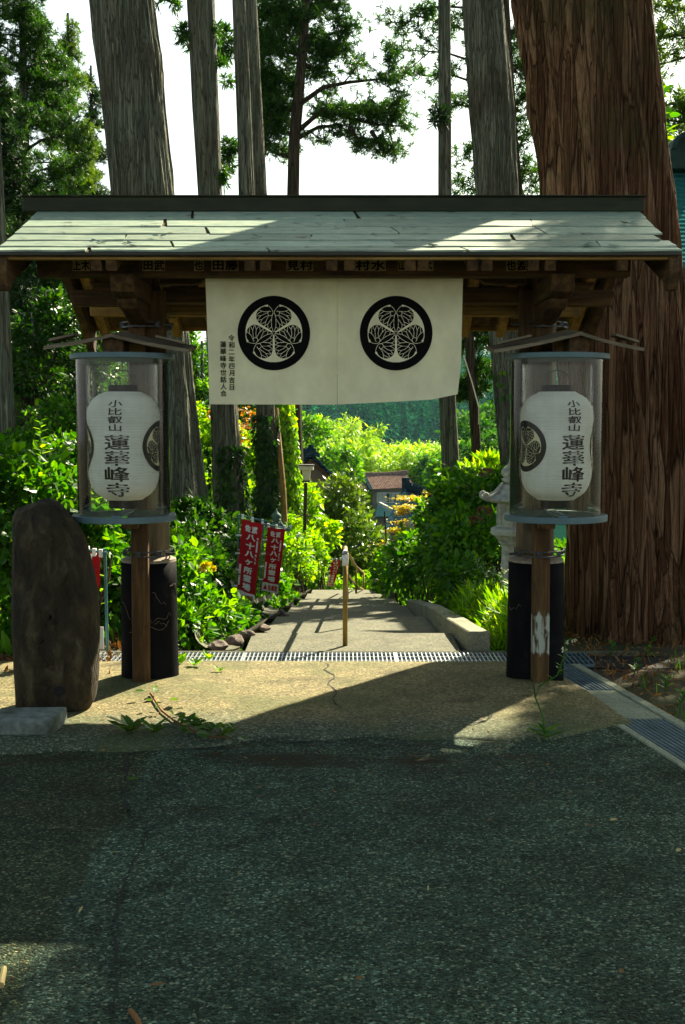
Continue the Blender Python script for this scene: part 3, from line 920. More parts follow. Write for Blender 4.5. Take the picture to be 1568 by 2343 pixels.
def apron_z(x, y):
    fr = 5.80 + .22 * smooth(x, -.95, -.35) + .022 * np.sin(x * 5) + .02 * np.sin(x * 13) + .05 * (vnoise(x * .13 + .5, x * 0 + 3.3, 29, 8) - .5)
    fr = fr + .25 * smooth(x, 1.0, 1.4)
    e = np.minimum.reduce([y - fr, 1.42 - x - .15 * (y - 7), x + 2.3, 7.885 - y + .12])
    z = .012 + .02 * smooth(e, 0, .25)
    for mx, my, am, sx, sy in ((-1.16, 7.15, .028, .38, .38), (1.12, 6.95, .034, .30, .45), (-.75, 6.9, .02, .4, .4)):
        z = z + am * np.exp(-((x - mx) / sx) ** 2 - ((y - my) / sy) ** 2)
    z = z + .006 * (vnoise(x * .13 + .2, y * 1.7, 11, 3) - .5)
    return -.03 + (z + .03) * smooth(e, -.03, .03)
def build_apron():
    xs, ys = np.linspace(-2.35, 1.5, 300), np.linspace(5.6, 7.875, 200)
    X, Y = np.meshgrid(xs, ys); Z = apron_z(X, Y)
    nx, ny = len(xs), len(ys)
    i, j = np.meshgrid(np.arange(nx - 1), np.arange(ny - 1))
    q = np.stack([j * nx + i, j * nx + i + 1, (j + 1) * nx + i + 1, (j + 1) * nx + i], -1).reshape(-1)
    me = raw_mesh('concrete_apron', np.stack([X, Y, Z], -1), np.full((nx - 1) * (ny - 1), 4), q, ['apron'], None, True)
    setp(link('concrete_apron', me), kind='structure', label='rough tan concrete threshold swelling round the gate pillars')
    # crack running back from the front edge
    g = np.random.default_rng(5)
    mbk = MB(); px = G(790, 1600).x
    pts = [(px + .02 * g.normal(), 6.55)]
    for k in range(16): pts.append((pts[-1][0] + g.normal(-.008, .022), pts[-1][1] + .085))
    for (a, b), (c, d) in zip(pts[:-1], pts[1:]):
        w_ = g.uniform(.002, .006)
        za, zb = float(apron_z(np.array(a), np.array(b))) + .003, float(apron_z(np.array(c), np.array(d))) + .003
        mbk.add([(a - w_, b, za), (a + w_, b, za), (c + w_, d, zb), (c - w_, d, zb)], [(0, 1, 2, 3)])
    setp(mbk.build('apron_crack', 'dark_hole'), kind='structure')
build_apron()

# cross drain, a flat black sheet painting its shaded depth, and the steel gratings
mb = MB(); mb.add([(-1.75, 7.87, -.024), (2.2, 7.87, -.024), (2.2, 8.29, -.024), (-1.75, 8.29, -.024)], [(0, 1, 2, 3)])
setp(mb.build('drain_shade_sheet', 'dark_hole'), kind='structure')
mb = MB(); mb.box(-1.8, 2.0, 8.275, 8.31, -.1, .006); mb.box(-1.8, 1.3, 7.862, 7.882, -.1, .01)
setp(mb.build('drain_edge', 'path', bevel=.004), kind='structure')
def grating(label, x0, x1, y0, y1, step, group, mat='steel', z=.004, shear=0.0, mid=2, t=.0045):
    m = MB()
    for k in range(mid + 2):
        y = y0 + (y1 - y0) * k / (mid + 1)
        sh = shear * (y - y0)
        m.hexa([(x0 + sh, y - t, z - .025), (x1 + sh, y - t, z - .025), (x1 + sh, y + t, z - .025), (x0 + sh, y + t, z - .025),
                (x0 + sh, y - t, z - .004), (x1 + sh, y - t, z - .004), (x1 + sh, y + t, z - .004), (x0 + sh, y + t, z - .004)])
    n = int((x1 - x0) / step)
    for k in range(n + 1):
        x = x0 + (x1 - x0) * k / n
        w_ = t * (1.3 if k in (0, n) else .8)
        m.hexa([(x - w_, y0, z - .024), (x + w_, y0, z - .024), (x + w_ + shear * (y1 - y0), y1, z - .024), (x - w_ + shear * (y1 - y0), y1, z - .024),
                (x - w_, y0, z), (x + w_, y0, z), (x + w_ + shear * (y1 - y0), y1, z), (x - w_ + shear * (y1 - y0), y1, z)])
    o = m.build('drain_grating', mat, loc=((x0 + x1) / 2, y0, 0))
    return setp(o, label, 'drain grating', group)
DG = 'gratings of the cross drain'
grating('galvanised cross drain grating beside the cracked black pillar, weeds reaching over it', -1.62, -.66, 7.895, 8.265, .0275, DG)
grating('galvanised cross drain grating in front of the brass handrail post', -.645, .345, 7.895, 8.265, .0275, DG)
grating('galvanised cross drain grating in front of the low concrete kerb wall', .36, 1.32, 7.895, 8.265, .0275, DG)
grating('rusty half buried cross drain grating at the foot of the huge cedar', 1.335, 1.62, 7.895, 8.265, .03, DG, 'steel_worn')
# side gutter: lips, cover slabs and two fine gratings
def gbox(m, o0, o1, y0, y1, z0, z1):
    m.hexa([(gut(y0) + o0, y0, z0), (gut(y0) + o1, y0, z0), (gut(y1) + o1, y1, z0), (gut(y1) + o0, y1, z0),
            (gut(y0) + o0, y0, z1), (gut(y0) + o1, y0, z1), (gut(y1) + o1, y1, z1), (gut(y1) + o0, y1, z1)])
mb = MB(); gbox(mb, 0, .045, 3.2, 7.82, -.12, .006); gbox(mb, .30, .36, 3.2, 7.84, -.12, .014)
setp(mb.build('gutter_edge', 'slab', bevel=.005), kind='structure')
mb = MB(); mb.add([(gut(3.2) + .04, 3.2, -.026), (gut(3.2) + .31, 3.2, -.026), (gut(7.82) + .31, 7.82, -.026), (gut(7.82) + .04, 7.82, -.026)], [(0, 1, 2, 3)])  # black sheet just under the covers, painted in place of the gutter's shaded depth
setp(mb.build('gutter_shade_sheet', 'dark_hole'), kind='structure')
for y0, y1, lb in ((6.80, 7.10, 'plain concrete gutter cover touching the fine grating behind the pillar'), (6.44, 6.79, 'plain concrete gutter cover touching the wide grating at the edge of the yard')):
    m = MB(); gbox(m, .05, .296, y0, y1, -.06, .007)
    setp(m.build('gutter_cover', 'slab', bevel=.004, loc=(gut(y0), y0, 0)), lb, 'gutter cover', 'concrete gutter covers')
def fine_grating(label, y0, y1, ny, nx):
    m = MB(); t = .003
    for k in range(ny + 1):
        y = y0 + (y1 - y0) * k / ny
        gbox(m, .05, .296, y - t, y + t, -.02, .003)
    for k in range(nx + 1):
        o = .053 + .24 * k / nx
        gbox(m, o - t, o + t, y0, y1, -.021, .007)
    setp(m.build('gutter_grating', 'steel_worn', loc=(gut(y0), y0, 0)), label, 'gutter grating', 'gratings of the side gutter')
fine_grating('fine steel gutter grating just behind the pillar with the peeling post', 7.115, 7.80, 32, 9)
fine_grating('fine steel gutter grating nearest the yard with brown leaves caught in it', 4.6, 6.425, 74, 9)

# descending path of broad concrete steps
mb = MB()
for k in range(1, len(LIPS)):
    (ya, za), (yb, zb) = LIPS[k - 1], LIPS[k]
    if k == 1: ya = 8.31
    n = 8
    zt = [zb + (za - .10 - zb) * (1 - i / n) * (k > 1) for i in range(n + 1)]
    for i in range(n):
        y0, y1 = ya + (yb - ya) * i / n, ya + (yb - ya) * (i + 1) / n
        l0, l1 = np.interp([i / n, (i + 1) / n], [0, 1], [LX0[k - 1], LX0[k]]); r0, r1 = np.interp([i / n, (i + 1) / n], [0, 1], [LX1[k - 1], LX1[k]])
        mb.hexa([(l0, y0, zb - .7), (r0, y0, zb - .7), (r1, y1, zb - .7), (l1, y1, zb - .7), (l0, y0, zt[i]), (r0, y0, zt[i]), (r1, y1, zt[i + 1]), (l1, y1, zt[i + 1])])
z, y = LIPS[-1][1], LIPS[-1][0]
for k in range(12):
    z -= .2; mb.box(-.5 + .03 * k, .64 + .03 * k, y + .5 * k, y + .5 * (k + 1), z - .5, z)
setp(mb.build('path', 'path'), kind='structure', label='sunlit concrete path of broad steps going down')
# kerb wall on the garden side
t = thing('kerb_wall', 'low grey concrete kerb wall ending in a square block by the drain', 'kerb wall', (.9, 8.36, 0))
KW = [(.86, 8.38, .0), (.80, 9.05, 0), (.772, 11.3, -.25), (.722, 13.8, -.535)]
KZ = [.125, .085, -.15, -.47]
for k in range(3):
    m = MB(); (xa, ya, _), (xb, yb, _) = KW[k], KW[k + 1]; za, zb = KZ[k], KZ[k + 1]
    if k: ya += .006
    m.hexa([(xa, ya, -1.2), (xa + .145, ya, -1.2), (xb + .14, yb, -1.2), (xb, yb, -1.2), (xa, ya, za), (xa + .145, ya, za), (xb + .14, yb, zb), (xb, yb, zb)])
    m.build('kerb_block', 'kerb', t, bevel=.008)
m = MB()
m.hexa([(.69, 18.2, -2), (.82, 18.2, -2), (.66, 22.5, -2.4), (.54, 22.5, -2.4), (.69, 18.2, -.93), (.82, 18.2, -.93), (.66, 22.5, -1.35), (.54, 22.5, -1.35)])
setp(m.build('kerb_wall', 'kerb', loc=(.7, 18.2, -1), bevel=.01), 'short concrete kerb far down the path under the hydrangea leaves', 'kerb wall')
# earth gutter along the other side of the path
mb = MB(); LY = [l[0] for l in LIPS]; LZ = [l[1] for l in LIPS]
def gtr(a, b):
    y = 8.5 + b * 13.0
    x = np.interp(y, LY, LX0); zz = np.interp(y, LY, LZ) + .03
    an = math.pi * (1 - a)
    return (x - .02 - .17 + .17 * math.cos(an) * -1 * -1 - .02 * math.sin(b * 40), y, zz - .11 * math.sin(an) + .06 * (1 - a) + .015 * math.sin(b * 33 + a * 4))
mb.grid(gtr, 10, 60)
setp(mb.build('side_gutter', 'path', smooth_=True), kind='structure', label='worn half round concrete gutter along the path')
def rock(label, x, y, z, r, seed):
    g = np.random.default_rng(seed)
    bm = bmesh.new(); bmesh.ops.create_icosphere(bm, subdivisions=3, radius=1)
    ph = g.uniform(0, 6, 6); pl = [(unit(g.normal(0, 1, 3)), g.uniform(.55, .9)) for _ in range(9)]
    for v in bm.verts:
        c = np.array(v.co)
        for n_, d_ in pl:
            q = c @ n_ - d_
            if q > 0: c = c - n_ * q * .85
        c = c * (1 + .06 * math.sin(c[0] * 5 + ph[0]) + .05 * math.sin(c[1] * 7 + ph[1] + c[2] * 5))
        v.co = Vector(c * np.array(r))
    me = bpy.data.meshes.new('rock'); bm.to_mesh(me); bm.free(); me.materials.append(MATS['rock'])
    o = link('rock', me, None, (x, y, z)); o.rotation_euler = (0, 0, g.uniform(0, 6))
    setp(o, label, 'rock', 'rocks along the path edge')
p = G(540, 1472); rock('pale rock nearest the drain beside the hydrangea leaves', p.x, p.y, .02, (.075, .06, .04), 1)
p = G(500, 1478); rock('flat brown rock half under the hydrangea leaves', p.x, p.y, .0, (.08, .07, .04), 2)
p = G(565, 1452); rock('dark rock at the corner of the first path step', p.x, p.y, .0, (.05, .06, .035), 3)
p = G(600, 1430, -.1); rock('dark rock between the gutter and the second path step', p.x, p.y, -.12, (.06, .08, .04), 4)
p = G(648, 1398, -.3); rock('small brown rock farther down the path edge', p.x, p.y, -.33, (.06, .07, .045), 6)

# ================================================================== THE GATE
gate = thing('temple_gate', 'roofed wooden temple gate on two black pillars, with weathered sheet roof', 'gate', (0, 7.3, 0))
RX0, RX1 = -1.735, 1.69
FR = [(0, 7.30, 2.785), (.3, 6.96, 2.65), (.6, 6.64, 2.53), (.85, 6.40, 2.443), (1, 6.27, 2.405)]
RR = [(0, 7.30, 2.785), (.3, 7.72, 2.60), (.6, 8.08, 2.42), (.85, 8.36, 2.28), (1, 8.52, 2.205)]
def rp(tab, t): return (float(np.interp(t, [q[0] for q in tab], [q[1] for q in tab])), float(np.interp(t, [q[0] for q in tab], [q[2] for q in tab])))
def build_roof():
    g = np.random.default_rng(21)
    for tab, nm, rows in ((FR, 'roof_covering', [.04, .22, .39, .55, .70, .855, 1.0]), (RR, 'rear_roof_covering', [.0, .2, .4, .6, .8, 1.0])):
        m = MB()
        for k in range(len(rows) - 1):
            x = RX0 + g.uniform(-.5, 0); first = True
            while x < RX1 - .05:
                L = g.uniform(.75, 1.15)
                xa, xb = max(x, RX0), min(x + L, RX1)
                x += L
                if xb - xa < .04: continue
                if xb < RX1 - .01: xb -= .013
                lift0, lift1 = g.uniform(.003, .006), g.uniform(.003, .006)
                sl = g.uniform(-.02, .045)
                n = 10; vs, fs = [], []
                ph = g.uniform(0, 6)
                for i in range(n + 1):
                    f = i / n; xx = xa + (xb - xa) * f
                    for jj, tt in enumerate((rows[k], (rows[k] + rows[k + 1]) / 2, min(rows[k + 1] + .012, 1.0))):
                        y_, z_ = rp(tab, tt)
                        lf = (-.003, .001, (lift0 * (1 - f) + lift1 * f) + .0018 * math.sin(f * 9 + ph))[jj] + .004
                        xs_ = xx + (sl * jj / 2 if (i == n and xb < RX1 - .01) or (i == 0 and xa > RX0 + .01) else 0)
                        if jj == 2: y_ += .006 * math.sin(f * 7 + ph) * (1 if tab is FR else -1)
                        vs.append((xs_, y_, z_ + lf))
                nv = len(vs)
                vs += [(a, b, c - .009) for a, b, c in vs]
                for i in range(n):
                    for jj in range(2):
                        q = (i * 3 + jj, (i + 1) * 3 + jj, (i + 1) * 3 + jj + 1, i * 3 + jj + 1)
                        fs.append(q); fs.append(tuple(r_ + nv for r_ in q[::-1]))
                    a, b = i * 3 + 2, (i + 1) * 3 + 2
                    fs.append((a, b, b + nv, a + nv))
                for i in (0, n):
                    for jj in range(2): fs.append((i * 3 + jj, i * 3 + jj + 1, i * 3 + jj + 1 + nv, i * 3 + jj + nv))
                m.add(vs, fs)
        if tab is FR:
            for u_, v_ in ((372, 546), (285, 563), (980, 567), (577, 545), (1440, 517), (960, 531), (1345, 568), (1395, 570), (215, 560)):   # curled, torn flakes of sheet
                c = P(u_, v_, np.interp(v_, [487, 575], [7.2, 6.3]))
                for q in range(3):
                    a = g.uniform(0, 3.1); L = g.uniform(.02, .045); up = g.uniform(.006, .018)
                    d = Vector((math.cos(a), math.sin(a) * .6, .1))
                    b = c + Vector((g.normal(0, .03), g.normal(0, .02), .012))
                    m.add([b, b + d * L + Vector((0, 0, up)), b + d * L + Vector((.03, -.02, up * .4)), b + Vector((.03, -.02, 0))], [(0, 1, 2, 3)])
        m.build(nm, 'roof_sheet', gate, fixn=False)
    for tab, nm in ((FR, 'soffit'), (RR, 'rear_soffit')):
        m = MB()
        ts = np.linspace(0, .985, 9)
        for a, b in zip(ts[:-1], ts[1:]):
            (ya, za), (yb, zb) = rp(tab, a), rp(tab, b)
            m.hexa([(RX0 + .02, ya, za - .03), (RX1 - .02, ya, za - .03), (RX1 - .02, yb, zb - .03), (RX0 + .02, yb, zb - .03),
                    (RX0 + .02, ya, za - .006), (RX1 - .02, ya, za - .006), (RX1 - .02, yb, zb - .006), (RX0 + .02, yb, zb - .006)])
        m.build(nm, 'wood_y', gate)
    m = MB(); m.box(-1.815, 1.715, 7.19, 7.41, 2.748, 2.829); m.box(-1.83, 1.73, 7.175, 7.425, 2.8295, 2.838)
    m.build('ridge_cap', 'ridge_metal', gate, bevel=.006)
    m = MB(); m.box(RX0 + .004, RX1 - .004, 6.262, 6.285, 2.385, 2.402); m.build('eave_fascia', 'fascia_metal', gate, bevel=.003)
    m = MB(); m.box(RX0 + .03, RX1 - .03, 6.287, 6.325, 2.367, 2.388); m.build('eave_board', 'palewood_x', gate, bevel=.003)
    m = MB(); m.box(RX0 + .004, RX1 - .004, 8.50, 8.525, 2.16, 2.20); m.build('rear_fascia', 'palewood_x', gate, bevel=.003)
    for u_ in (228, 262, 575, 610, 760, 800, 937, 966, 1078, 1110, 1215, 1253, 1416):
        x = P(u_, 605, 6.4).x
        m = MB(); (y1, z1) = rp(FR, .96); (y0, z0) = rp(FR, .05)
        m.bar((x, y1, z1 - .068), (x, y0, z0 - .068), .055, .07)
        m.build('rafter', 'wood_y', gate, bevel=.003)
    for x in np.linspace(-1.6, 1.55, 14):
        m = MB(); (y1, z1) = rp(RR, .985); (y0, z0) = rp(RR, .05)
        m.bar((x, y1, z1 - .066), (x, y0, z0 - .066), .06, .07)
        m.build('rear_rafter', 'palewood_y', gate, bevel=.003)
    for x in (RX0 + .015, RX1 - .065):
        for tab in (FR, RR):
            m = MB(); ts = np.linspace(0, 1, 9); top = [rp(tab, t) for t in ts]
            s_ = -1 if tab is FR else 1
            poly = [(y, z - .032) for y, z in top] + [(top[-1][0] + s_ * .01, top[-1][1] - .10), (top[-1][0] - s_ * .02, top[-1][1] - .185), (top[-1][0] - s_ * .06, top[-1][1] - .19), (top[-1][0] - s_ * .12, top[-1][1] - .135)] + [(y, z - .17) for y, z in top[::-1][2:]]
            m.prism(poly, lambda p: (x, p[0], p[1]), lambda p: (x + .05, p[0], p[1]))
            m.build('bargeboard', 'wood_y', gate)
build_roof()
m = MB(); m.box(-1.60, 1.51, 6.60, 6.70, 2.318, 2.412); m.build('front_purlin', 'wood_x', gate, bevel=.005)
m = MB(); m.box(-1.60, 1.51, 7.96, 8.07, 2.22, 2.32); m.build('rear_purlin', 'palewood_x', gate, bevel=.005)
m = MB(); m.box(-1.60, 1.55, 7.25, 7.35, 2.56, 2.66); m.build('ridge_beam', 'wood_x', gate, bevel=.005)
m = MB(); m.box(-1.03, 1.03, 7.22, 7.36, 2.236, 2.325); m.build('lintel', 'wood_x', gate, bevel=.006)
m = MB(); m.box(-1.03, 1.03, 7.44, 7.5, 2.18, 2.2355); m.build('lower_lintel', 'palewood_x', gate, bevel=.004)
m = MB()   # curved tie with cloud-shaped steps at both ends
prof_ = [(-1.03, 2.325), (-.86, 2.325), (-.80, 2.33), (-.77, 2.352), (-.72, 2.365), (.72, 2.365), (.77, 2.352), (.80, 2.33), (.86, 2.325), (1.03, 2.325), (1.03, 2.43), (-1.03, 2.43)]
m.prism(prof_, lambda p: (p[0], 7.06, p[1]), lambda p: (p[0], 7.14, p[1])); m.build('curved_tie', 'wood_x', gate, bevel=.004)
for s in (-1, 1):
    x = 1.142 * s
    pil = MB()
    pil.lathe([(.171, -.04), (.170, .02), (.166, .25), (.163, .6), (.162, .735)], (x, 7.3, 0), 48)
    base = pil.build('pillar_base', 'black_tar', gate, smooth_=True); 
    if s < 0: base['label'] = 'black coated pillar base with pale cracks'
    mm = MB(); mm.lathe([(.161, .736), (.159, .752), (.10, .775)], (x, 7.3, 0), 48); mm.build('cement_cap', 'cement_cap', base)
    # pale cracks on the coating
    g = np.random.default_rng(31 + s)
    for q in range(9 if s < 0 else 2):
        mm = MB(); a = g.uniform(-2.6, -.5); z = g.uniform(.2, .7); pts = []
        for k in range(7):
            pts.append((x + .1675 * math.cos(a), 7.3 + .1675 * math.sin(a), z)); a += g.uniform(.05, .14) * (1 if q % 2 else -1); z += g.normal(0, .018)
        mm.tube(pts, .0014, 4); mm.build('crack_mark', 'oldwood_z', base)
    mm = MB(); mm.lathe([(.112, .74), (.112, 1.5), (.108, 2.30)], (x - .01 * s, 7.3, 0), 28); mm.build('round_post', 'oldwood_z', gate, smooth_=True)
    fx = x - .018 if s < 0 else x - .003
    mm = MB(); mm.hexa([(fx - .048, 7.06, .03), (fx + .048, 7.06, .03), (fx + .048, 7.13, .03), (fx - .048, 7.13, .03), (fx - .048, 7.09, 2.22), (fx + .048, 7.09, 2.22), (fx + .048, 7.17, 2.22), (fx - .048, 7.17, 2.22)])
    post = mm.build('front_post', 'wood_z' if s < 0 else 'wood_peel', gate, bevel=.006)
    if s > 0:
        post['label'] = 'square brown post with peeling pale paint'
    # second squared timber beside the round post, up under the beam
    ix = x + .075 * (-s)
    mm = MB(); mm.box(ix - .06, ix + .06, 7.12, 7.195, 1.75, 2.30); mm.build('packing_timber', 'wood_z', gate, bevel=.005)
    for z in (.80, 2.105):
        mm = MB(); ring = []
        for k in range(28):
            t_ = 2 * math.pi * k / 28
            ring.append((x + .01 + math.cos(t_) * .138, 7.245 + math.sin(t_) * .195 + .0, z))
        for hz in ((-.017, .008), (.009, .008)):
            for k in range(28):
                a, b = Vector(ring[k]), Vector(ring[(k + 1) % 28])
                o = Vector((0, 0, hz[0])); d = (b - a).cross(Vector((0, 0, 1))).normalized() * .004
                mm.hexa([a + o, b + o, b + o + d, a + o + d, a + o + Vector((0, 0, hz[1])), b + o + Vector((0, 0, hz[1])), b + o + d + Vector((0, 0, hz[1])), a + o + d + Vector((0, 0, hz[1]))])
        for k in range(0, 28, 4):
            a = Vector(ring[k]); mm.box(a.x - .012, a.x + .012, a.y - .006, a.y + .006, z - .017, z + .017)
        mm.tube([(x + .13 * -s, 7.11, z), (x + .185 * -s, 7.10, z)], .008, 8)
        mm.build('steel_band', 'iron', gate)
    # cross arm and carved nose
    mm = MB()
    poly = [(6.52, 2.325), (8.25, 2.325), (8.25, 2.24), (8.15, 2.215), (6.62, 2.215), (6.545, 2.235), (6.52, 2.27)]
    mm.prism(poly, lambda p: (x - .062, p[0], p[1]), lambda p: (x + .062, p[0], p[1])); mm.build('cross_arm', 'wood_y', gate, bevel=.005)
    mm = MB()
    poly = [(6.66, 2.2145), (7.12, 2.2145), (7.12, 2.10), (7.0, 2.105), (6.90, 2.125), (6.78, 2.155), (6.70, 2.16), (6.66, 2.19)]
    mm.prism(poly, lambda p: (x - .05, p[0], p[1]), lambda p: (x + .05, p[0], p[1])); mm.build('carved_bracket', 'wood_y', gate, bevel=.006)
    mm = MB()   # side arm with a rounded nose
    poly = [(.112, 2.312), (.42, 2.312), (.43, 2.29), (.40, 2.22), (.112, 2.22)]
    mm.prism(poly, lambda p: (x + s * p[0], 7.24, p[1]), lambda p: (x + s * p[0], 7.33, p[1])); mm.build('side_arm', 'wood_x', gate, bevel=.005)
    mm = MB()
    poly = [(.05, 2.316), (.24, 2.316), (.20, 2.27), (.12, 2.235), (.05, 2.225)]
    mm.prism(poly, lambda p: (x + s * p[0], 6.86, p[1]), lambda p: (x + s * p[0], 6.95, p[1])); mm.build('scroll_bracket', 'wood_x', gate, bevel=.004)
    mm = MB(); mm.box(x - .05, x + .05, 7.25, 7.35, 2.326, 2.559); mm.build('ridge_strut', 'wood_z', gate, bevel=.005)
# paper name stickers on the front beam
flat('sticker_paper', (.30, .21, .10), .9)
for (u_, w_, txt) in ((186, 40, '上木'), (352, 52, '田武'), (455, 22, '也'), (515, 62, '田藤'), (686, 62, '見村'), (848, 70, '村水'), (920, 18, '山'), (975, 34, '水'), (1080, 22, '宮'), (1182, 48, '也渡')):
    a, b = P(u_ - w_ / 2, 594, 6.597), P(u_ + w_ / 2, 620, 6.597)
    mm = MB(); mm.box(a.x, b.x, 6.5975, 6.5995, b.z, min(a.z, 2.408))
    stk = mm.build('name_sticker', 'sticker_paper', gate)
    mm = MB(); n = len(txt); W_ = (b.x - a.x) / n; H_ = min(a.z, 2.408) - b.z
    letters(mm, [(c, a.x + W_ * (k + .5), b.z + H_ / 2, W_ * .95, H_ * .95) for k, c in enumerate(txt)], lambda x, y: (x, 6.5965, y), .03)
    mm.build('lettering', 'black_paint', stk, fixn=False)

# little board canopies over the lanterns
for s, ax, lx, rx, az, ez, lb in ((-1, P(264, 764, 6.7), P(112, 792, 6.7), P(437, 799, 6.7), 0, 0, 'two sagging weathered boards over the lantern on the cracked pillar'),
                                 (1, P(1320, 760, 6.7), P(1125, 800, 6.7), P(1462, 796, 6.7), 0, 0, 'two sagging weathered boards over the lantern in front of the huge cedar')):
    t = thing('lantern_canopy', lb, 'canopy', ax, 'board canopies over the lanterns')
    for e in (lx, rx):
        m = MB(); a, b = Vector(ax), Vector(e)
        n = 6; vs = []
        for k in range(n + 1):
            p = a.lerp(b, k / n); p.z -= .006 * math.sin(math.pi * k / n)
            for dy, dz in ((-.12, -.012), (.26, .026)):
                for th in (0, .018): vs.append((p.x, p.y + dy, p.z + dz + th - .012))
        fs = []
        for k in range(n):
            o = k * 4
            fs += [(o, o + 4, o + 6, o + 2), (o + 1, o + 3, o + 7, o + 5), (o, o + 1, o + 5, o + 4), (o + 2, o + 6, o + 7, o + 3)]
        fs += [(0, 2, 3, 1), (n * 4, n * 4 + 1, n * 4 + 3, n * 4 + 2)]
        m.add(vs, fs); m.build('canopy_board', 'oldwood_x', t)
        m = MB(); up_ = Vector((0, 0, .028)); m.bar(a.lerp(b, .55) + up_ + Vector((0, -.05, 0)), a.lerp(b, .93) + up_ + Vector((0, -.03, -.004)), .09, .012); m.build('batten', 'oldwood_x', t)
    m = MB(); m.box(ax.x - .055, ax.x + .055, 6.62, 7.10, ax.z - .115, ax.z - .012); m.build('support_block', 'wood_y', t, bevel=.006)
    m = MB(); m.box(ax.x - s * .055 - .04, ax.x - s * .055 + .075, 6.80, 6.9, ax.z - .105, ax.z - .03); m.build('side_block', 'palewood_x', t, bevel=.005)

# ---- lantern cases and paper lanterns
def lantern_set(lx, ly, rot, lab_case, lab_l, s):
    LYs = ly
    t = thing('lantern_case', lab_case, 'lantern case', (lx, LYs, 1.0), 'acrylic lantern cases')
    Rr, Rc = .279, .25
    ztop, zbot = 1.892, 1.03
    for nm, z0, z1, inner in (('top_ring', ztop, ztop + .030, .06), ('bottom_ring', zbot - .008, zbot + .026, .236)):
        m = MB(); m.lathe([(inner, z0), (Rr, z0), (Rr, z1), (inner, z1)], (lx, LYs, 0), 72, closed=True); m.build(nm, 'ring_paint', t, bevel=.003, smooth_=False)
    m = MB(); m.lathe([(Rc, zbot + .027), (Rc, ztop - .001)], (lx, LYs, 0), 72)
    o = m.build('acrylic_tube', 'acrylic', t, smooth_=True)
    vs = o.data
    bm = bmesh.new(); bm.from_mesh(vs); bmesh.ops.delete(bm, geom=[f for f in bm.faces if len(f.verts) > 4], context='FACES_ONLY'); bm.to_mesh(vs); bm.free()
    m = MB()
    for z in (ztop + .02, zbot + .0): m.box(lx - .03, lx + .03, LYs + .27, 7.08, z - .015, z + .015)
    m.box(lx - .055, lx + .035, 6.98, 7.085, .955, 1.005)
    m.build('mounting_bracket', 'wood_y', t)
    m = MB(); m.box(lx - .025, lx + .025, LYs - .25, LYs + .25, zbot + .0265, zbot + .036); m.build('cross_bar', 'ring_paint', t)
    # lantern
    L = thing('paper_lantern', lab_l, 'paper lantern', (lx, LYs, 1.14), 'white paper lanterns in acrylic cases')
    zb, H = 1.135, .585
    pz = [0, .015, .05, .10, .17, .26, .36, .46, .56, .66, .75, .84, .91, .96, .985, 1]
    pr = [.092, .112, .145, .168, .184, .189, .187, .182, .183, .190, .196, .192, .174, .145, .112, .088]
    def rad(h): return float(np.interp(h, pz, pr))
    hs = np.linspace(0, 1, 241)
    # smooth the profile a little
    rs = np.array([rad(h) for h in hs]); k = np.ones(13) / 13; rs = np.convolve(np.pad(rs, 6, mode='edge'), k, 'valid')
    def rsm(z): return float(np.interp((z - zb) / H, hs, rs))
    m = MB(); m.lathe([(rs[i] * (1 + .009 * (abs(math.sin(math.pi * h * 40)) - .5)), zb + H * h) for i, h in enumerate(hs)], (lx, LYs, 0), 64)
    m.build('paper_shade', 'lantern_paper', L, smooth_=True)
    m = MB(); m.lathe([(.072, zb + H - .004), (.078, zb + H), (.078, zb + H + .034), (.066, zb + H + .036)], (lx, LYs, 0), 40); m.build('top_cap', 'black_plastic', L)
    m = MB(); m.lathe([(.078, zb - .045), (.084, zb - .04), (.084, zb + .004), (.07, zb + .006)], (lx, LYs, 0), 40); m.build('bottom_cap', 'black_plastic', L)
    m = MB(); pts = []
    for k in range(15):
        a = math.pi * k / 14; pts.append((lx + .07 * math.cos(a), LYs, zb + H + .03 + .085 * math.sin(a) ** .7))
    m.tube(pts, .003, 6)
    for k in range(5): m.tube([(lx + .004 * (-1) ** k, LYs, zb + H + .112 + .012 * k), (lx - .004 * (-1) ** k, LYs, zb + H + .128 + .012 * k)], .003, 5)
    m.build('wire_handle', 'iron', L)
    def wrap(a0, zc, w_off=.0025):
        def fn(x, y):
            z = zc + y
            r = rsm(z) * 1.006 + w_off
            a = a0 + x / .185
            return (lx + r * math.sin(a), LYs - r * math.cos(a), z)
        return fn
    m = MB(); fn = wrap(rot, 0)
    it = column('小比叡山', 0, zb + H * .925, zb + H * .635, .078, .94) + column('蓮華峰寺', .005, zb + H * .61, zb + H * .035, .142, .98)
    letters(m, it, fn, .015)
    m.build('lettering', 'black_paint', L, fixn=False)
    for sg in (-1, 1):
        f2 = wrap(rot + sg * R(88), zb + H * .50, .002)
        crest('crest', 170, lambda x, y: f2(x * .138, y * .138), L)
lantern_set(-1.19, 6.78, R(-3), 'clear acrylic lantern case beside the dark standing stone', 'white paper lantern hung by the dark standing stone, lettering facing the yard', -1)
lantern_set(1.163, 6.78, R(19), 'clear acrylic lantern case in front of the huge cedar trunk', 'white paper lantern in front of the huge cedar, lettering turned off centre', 1)

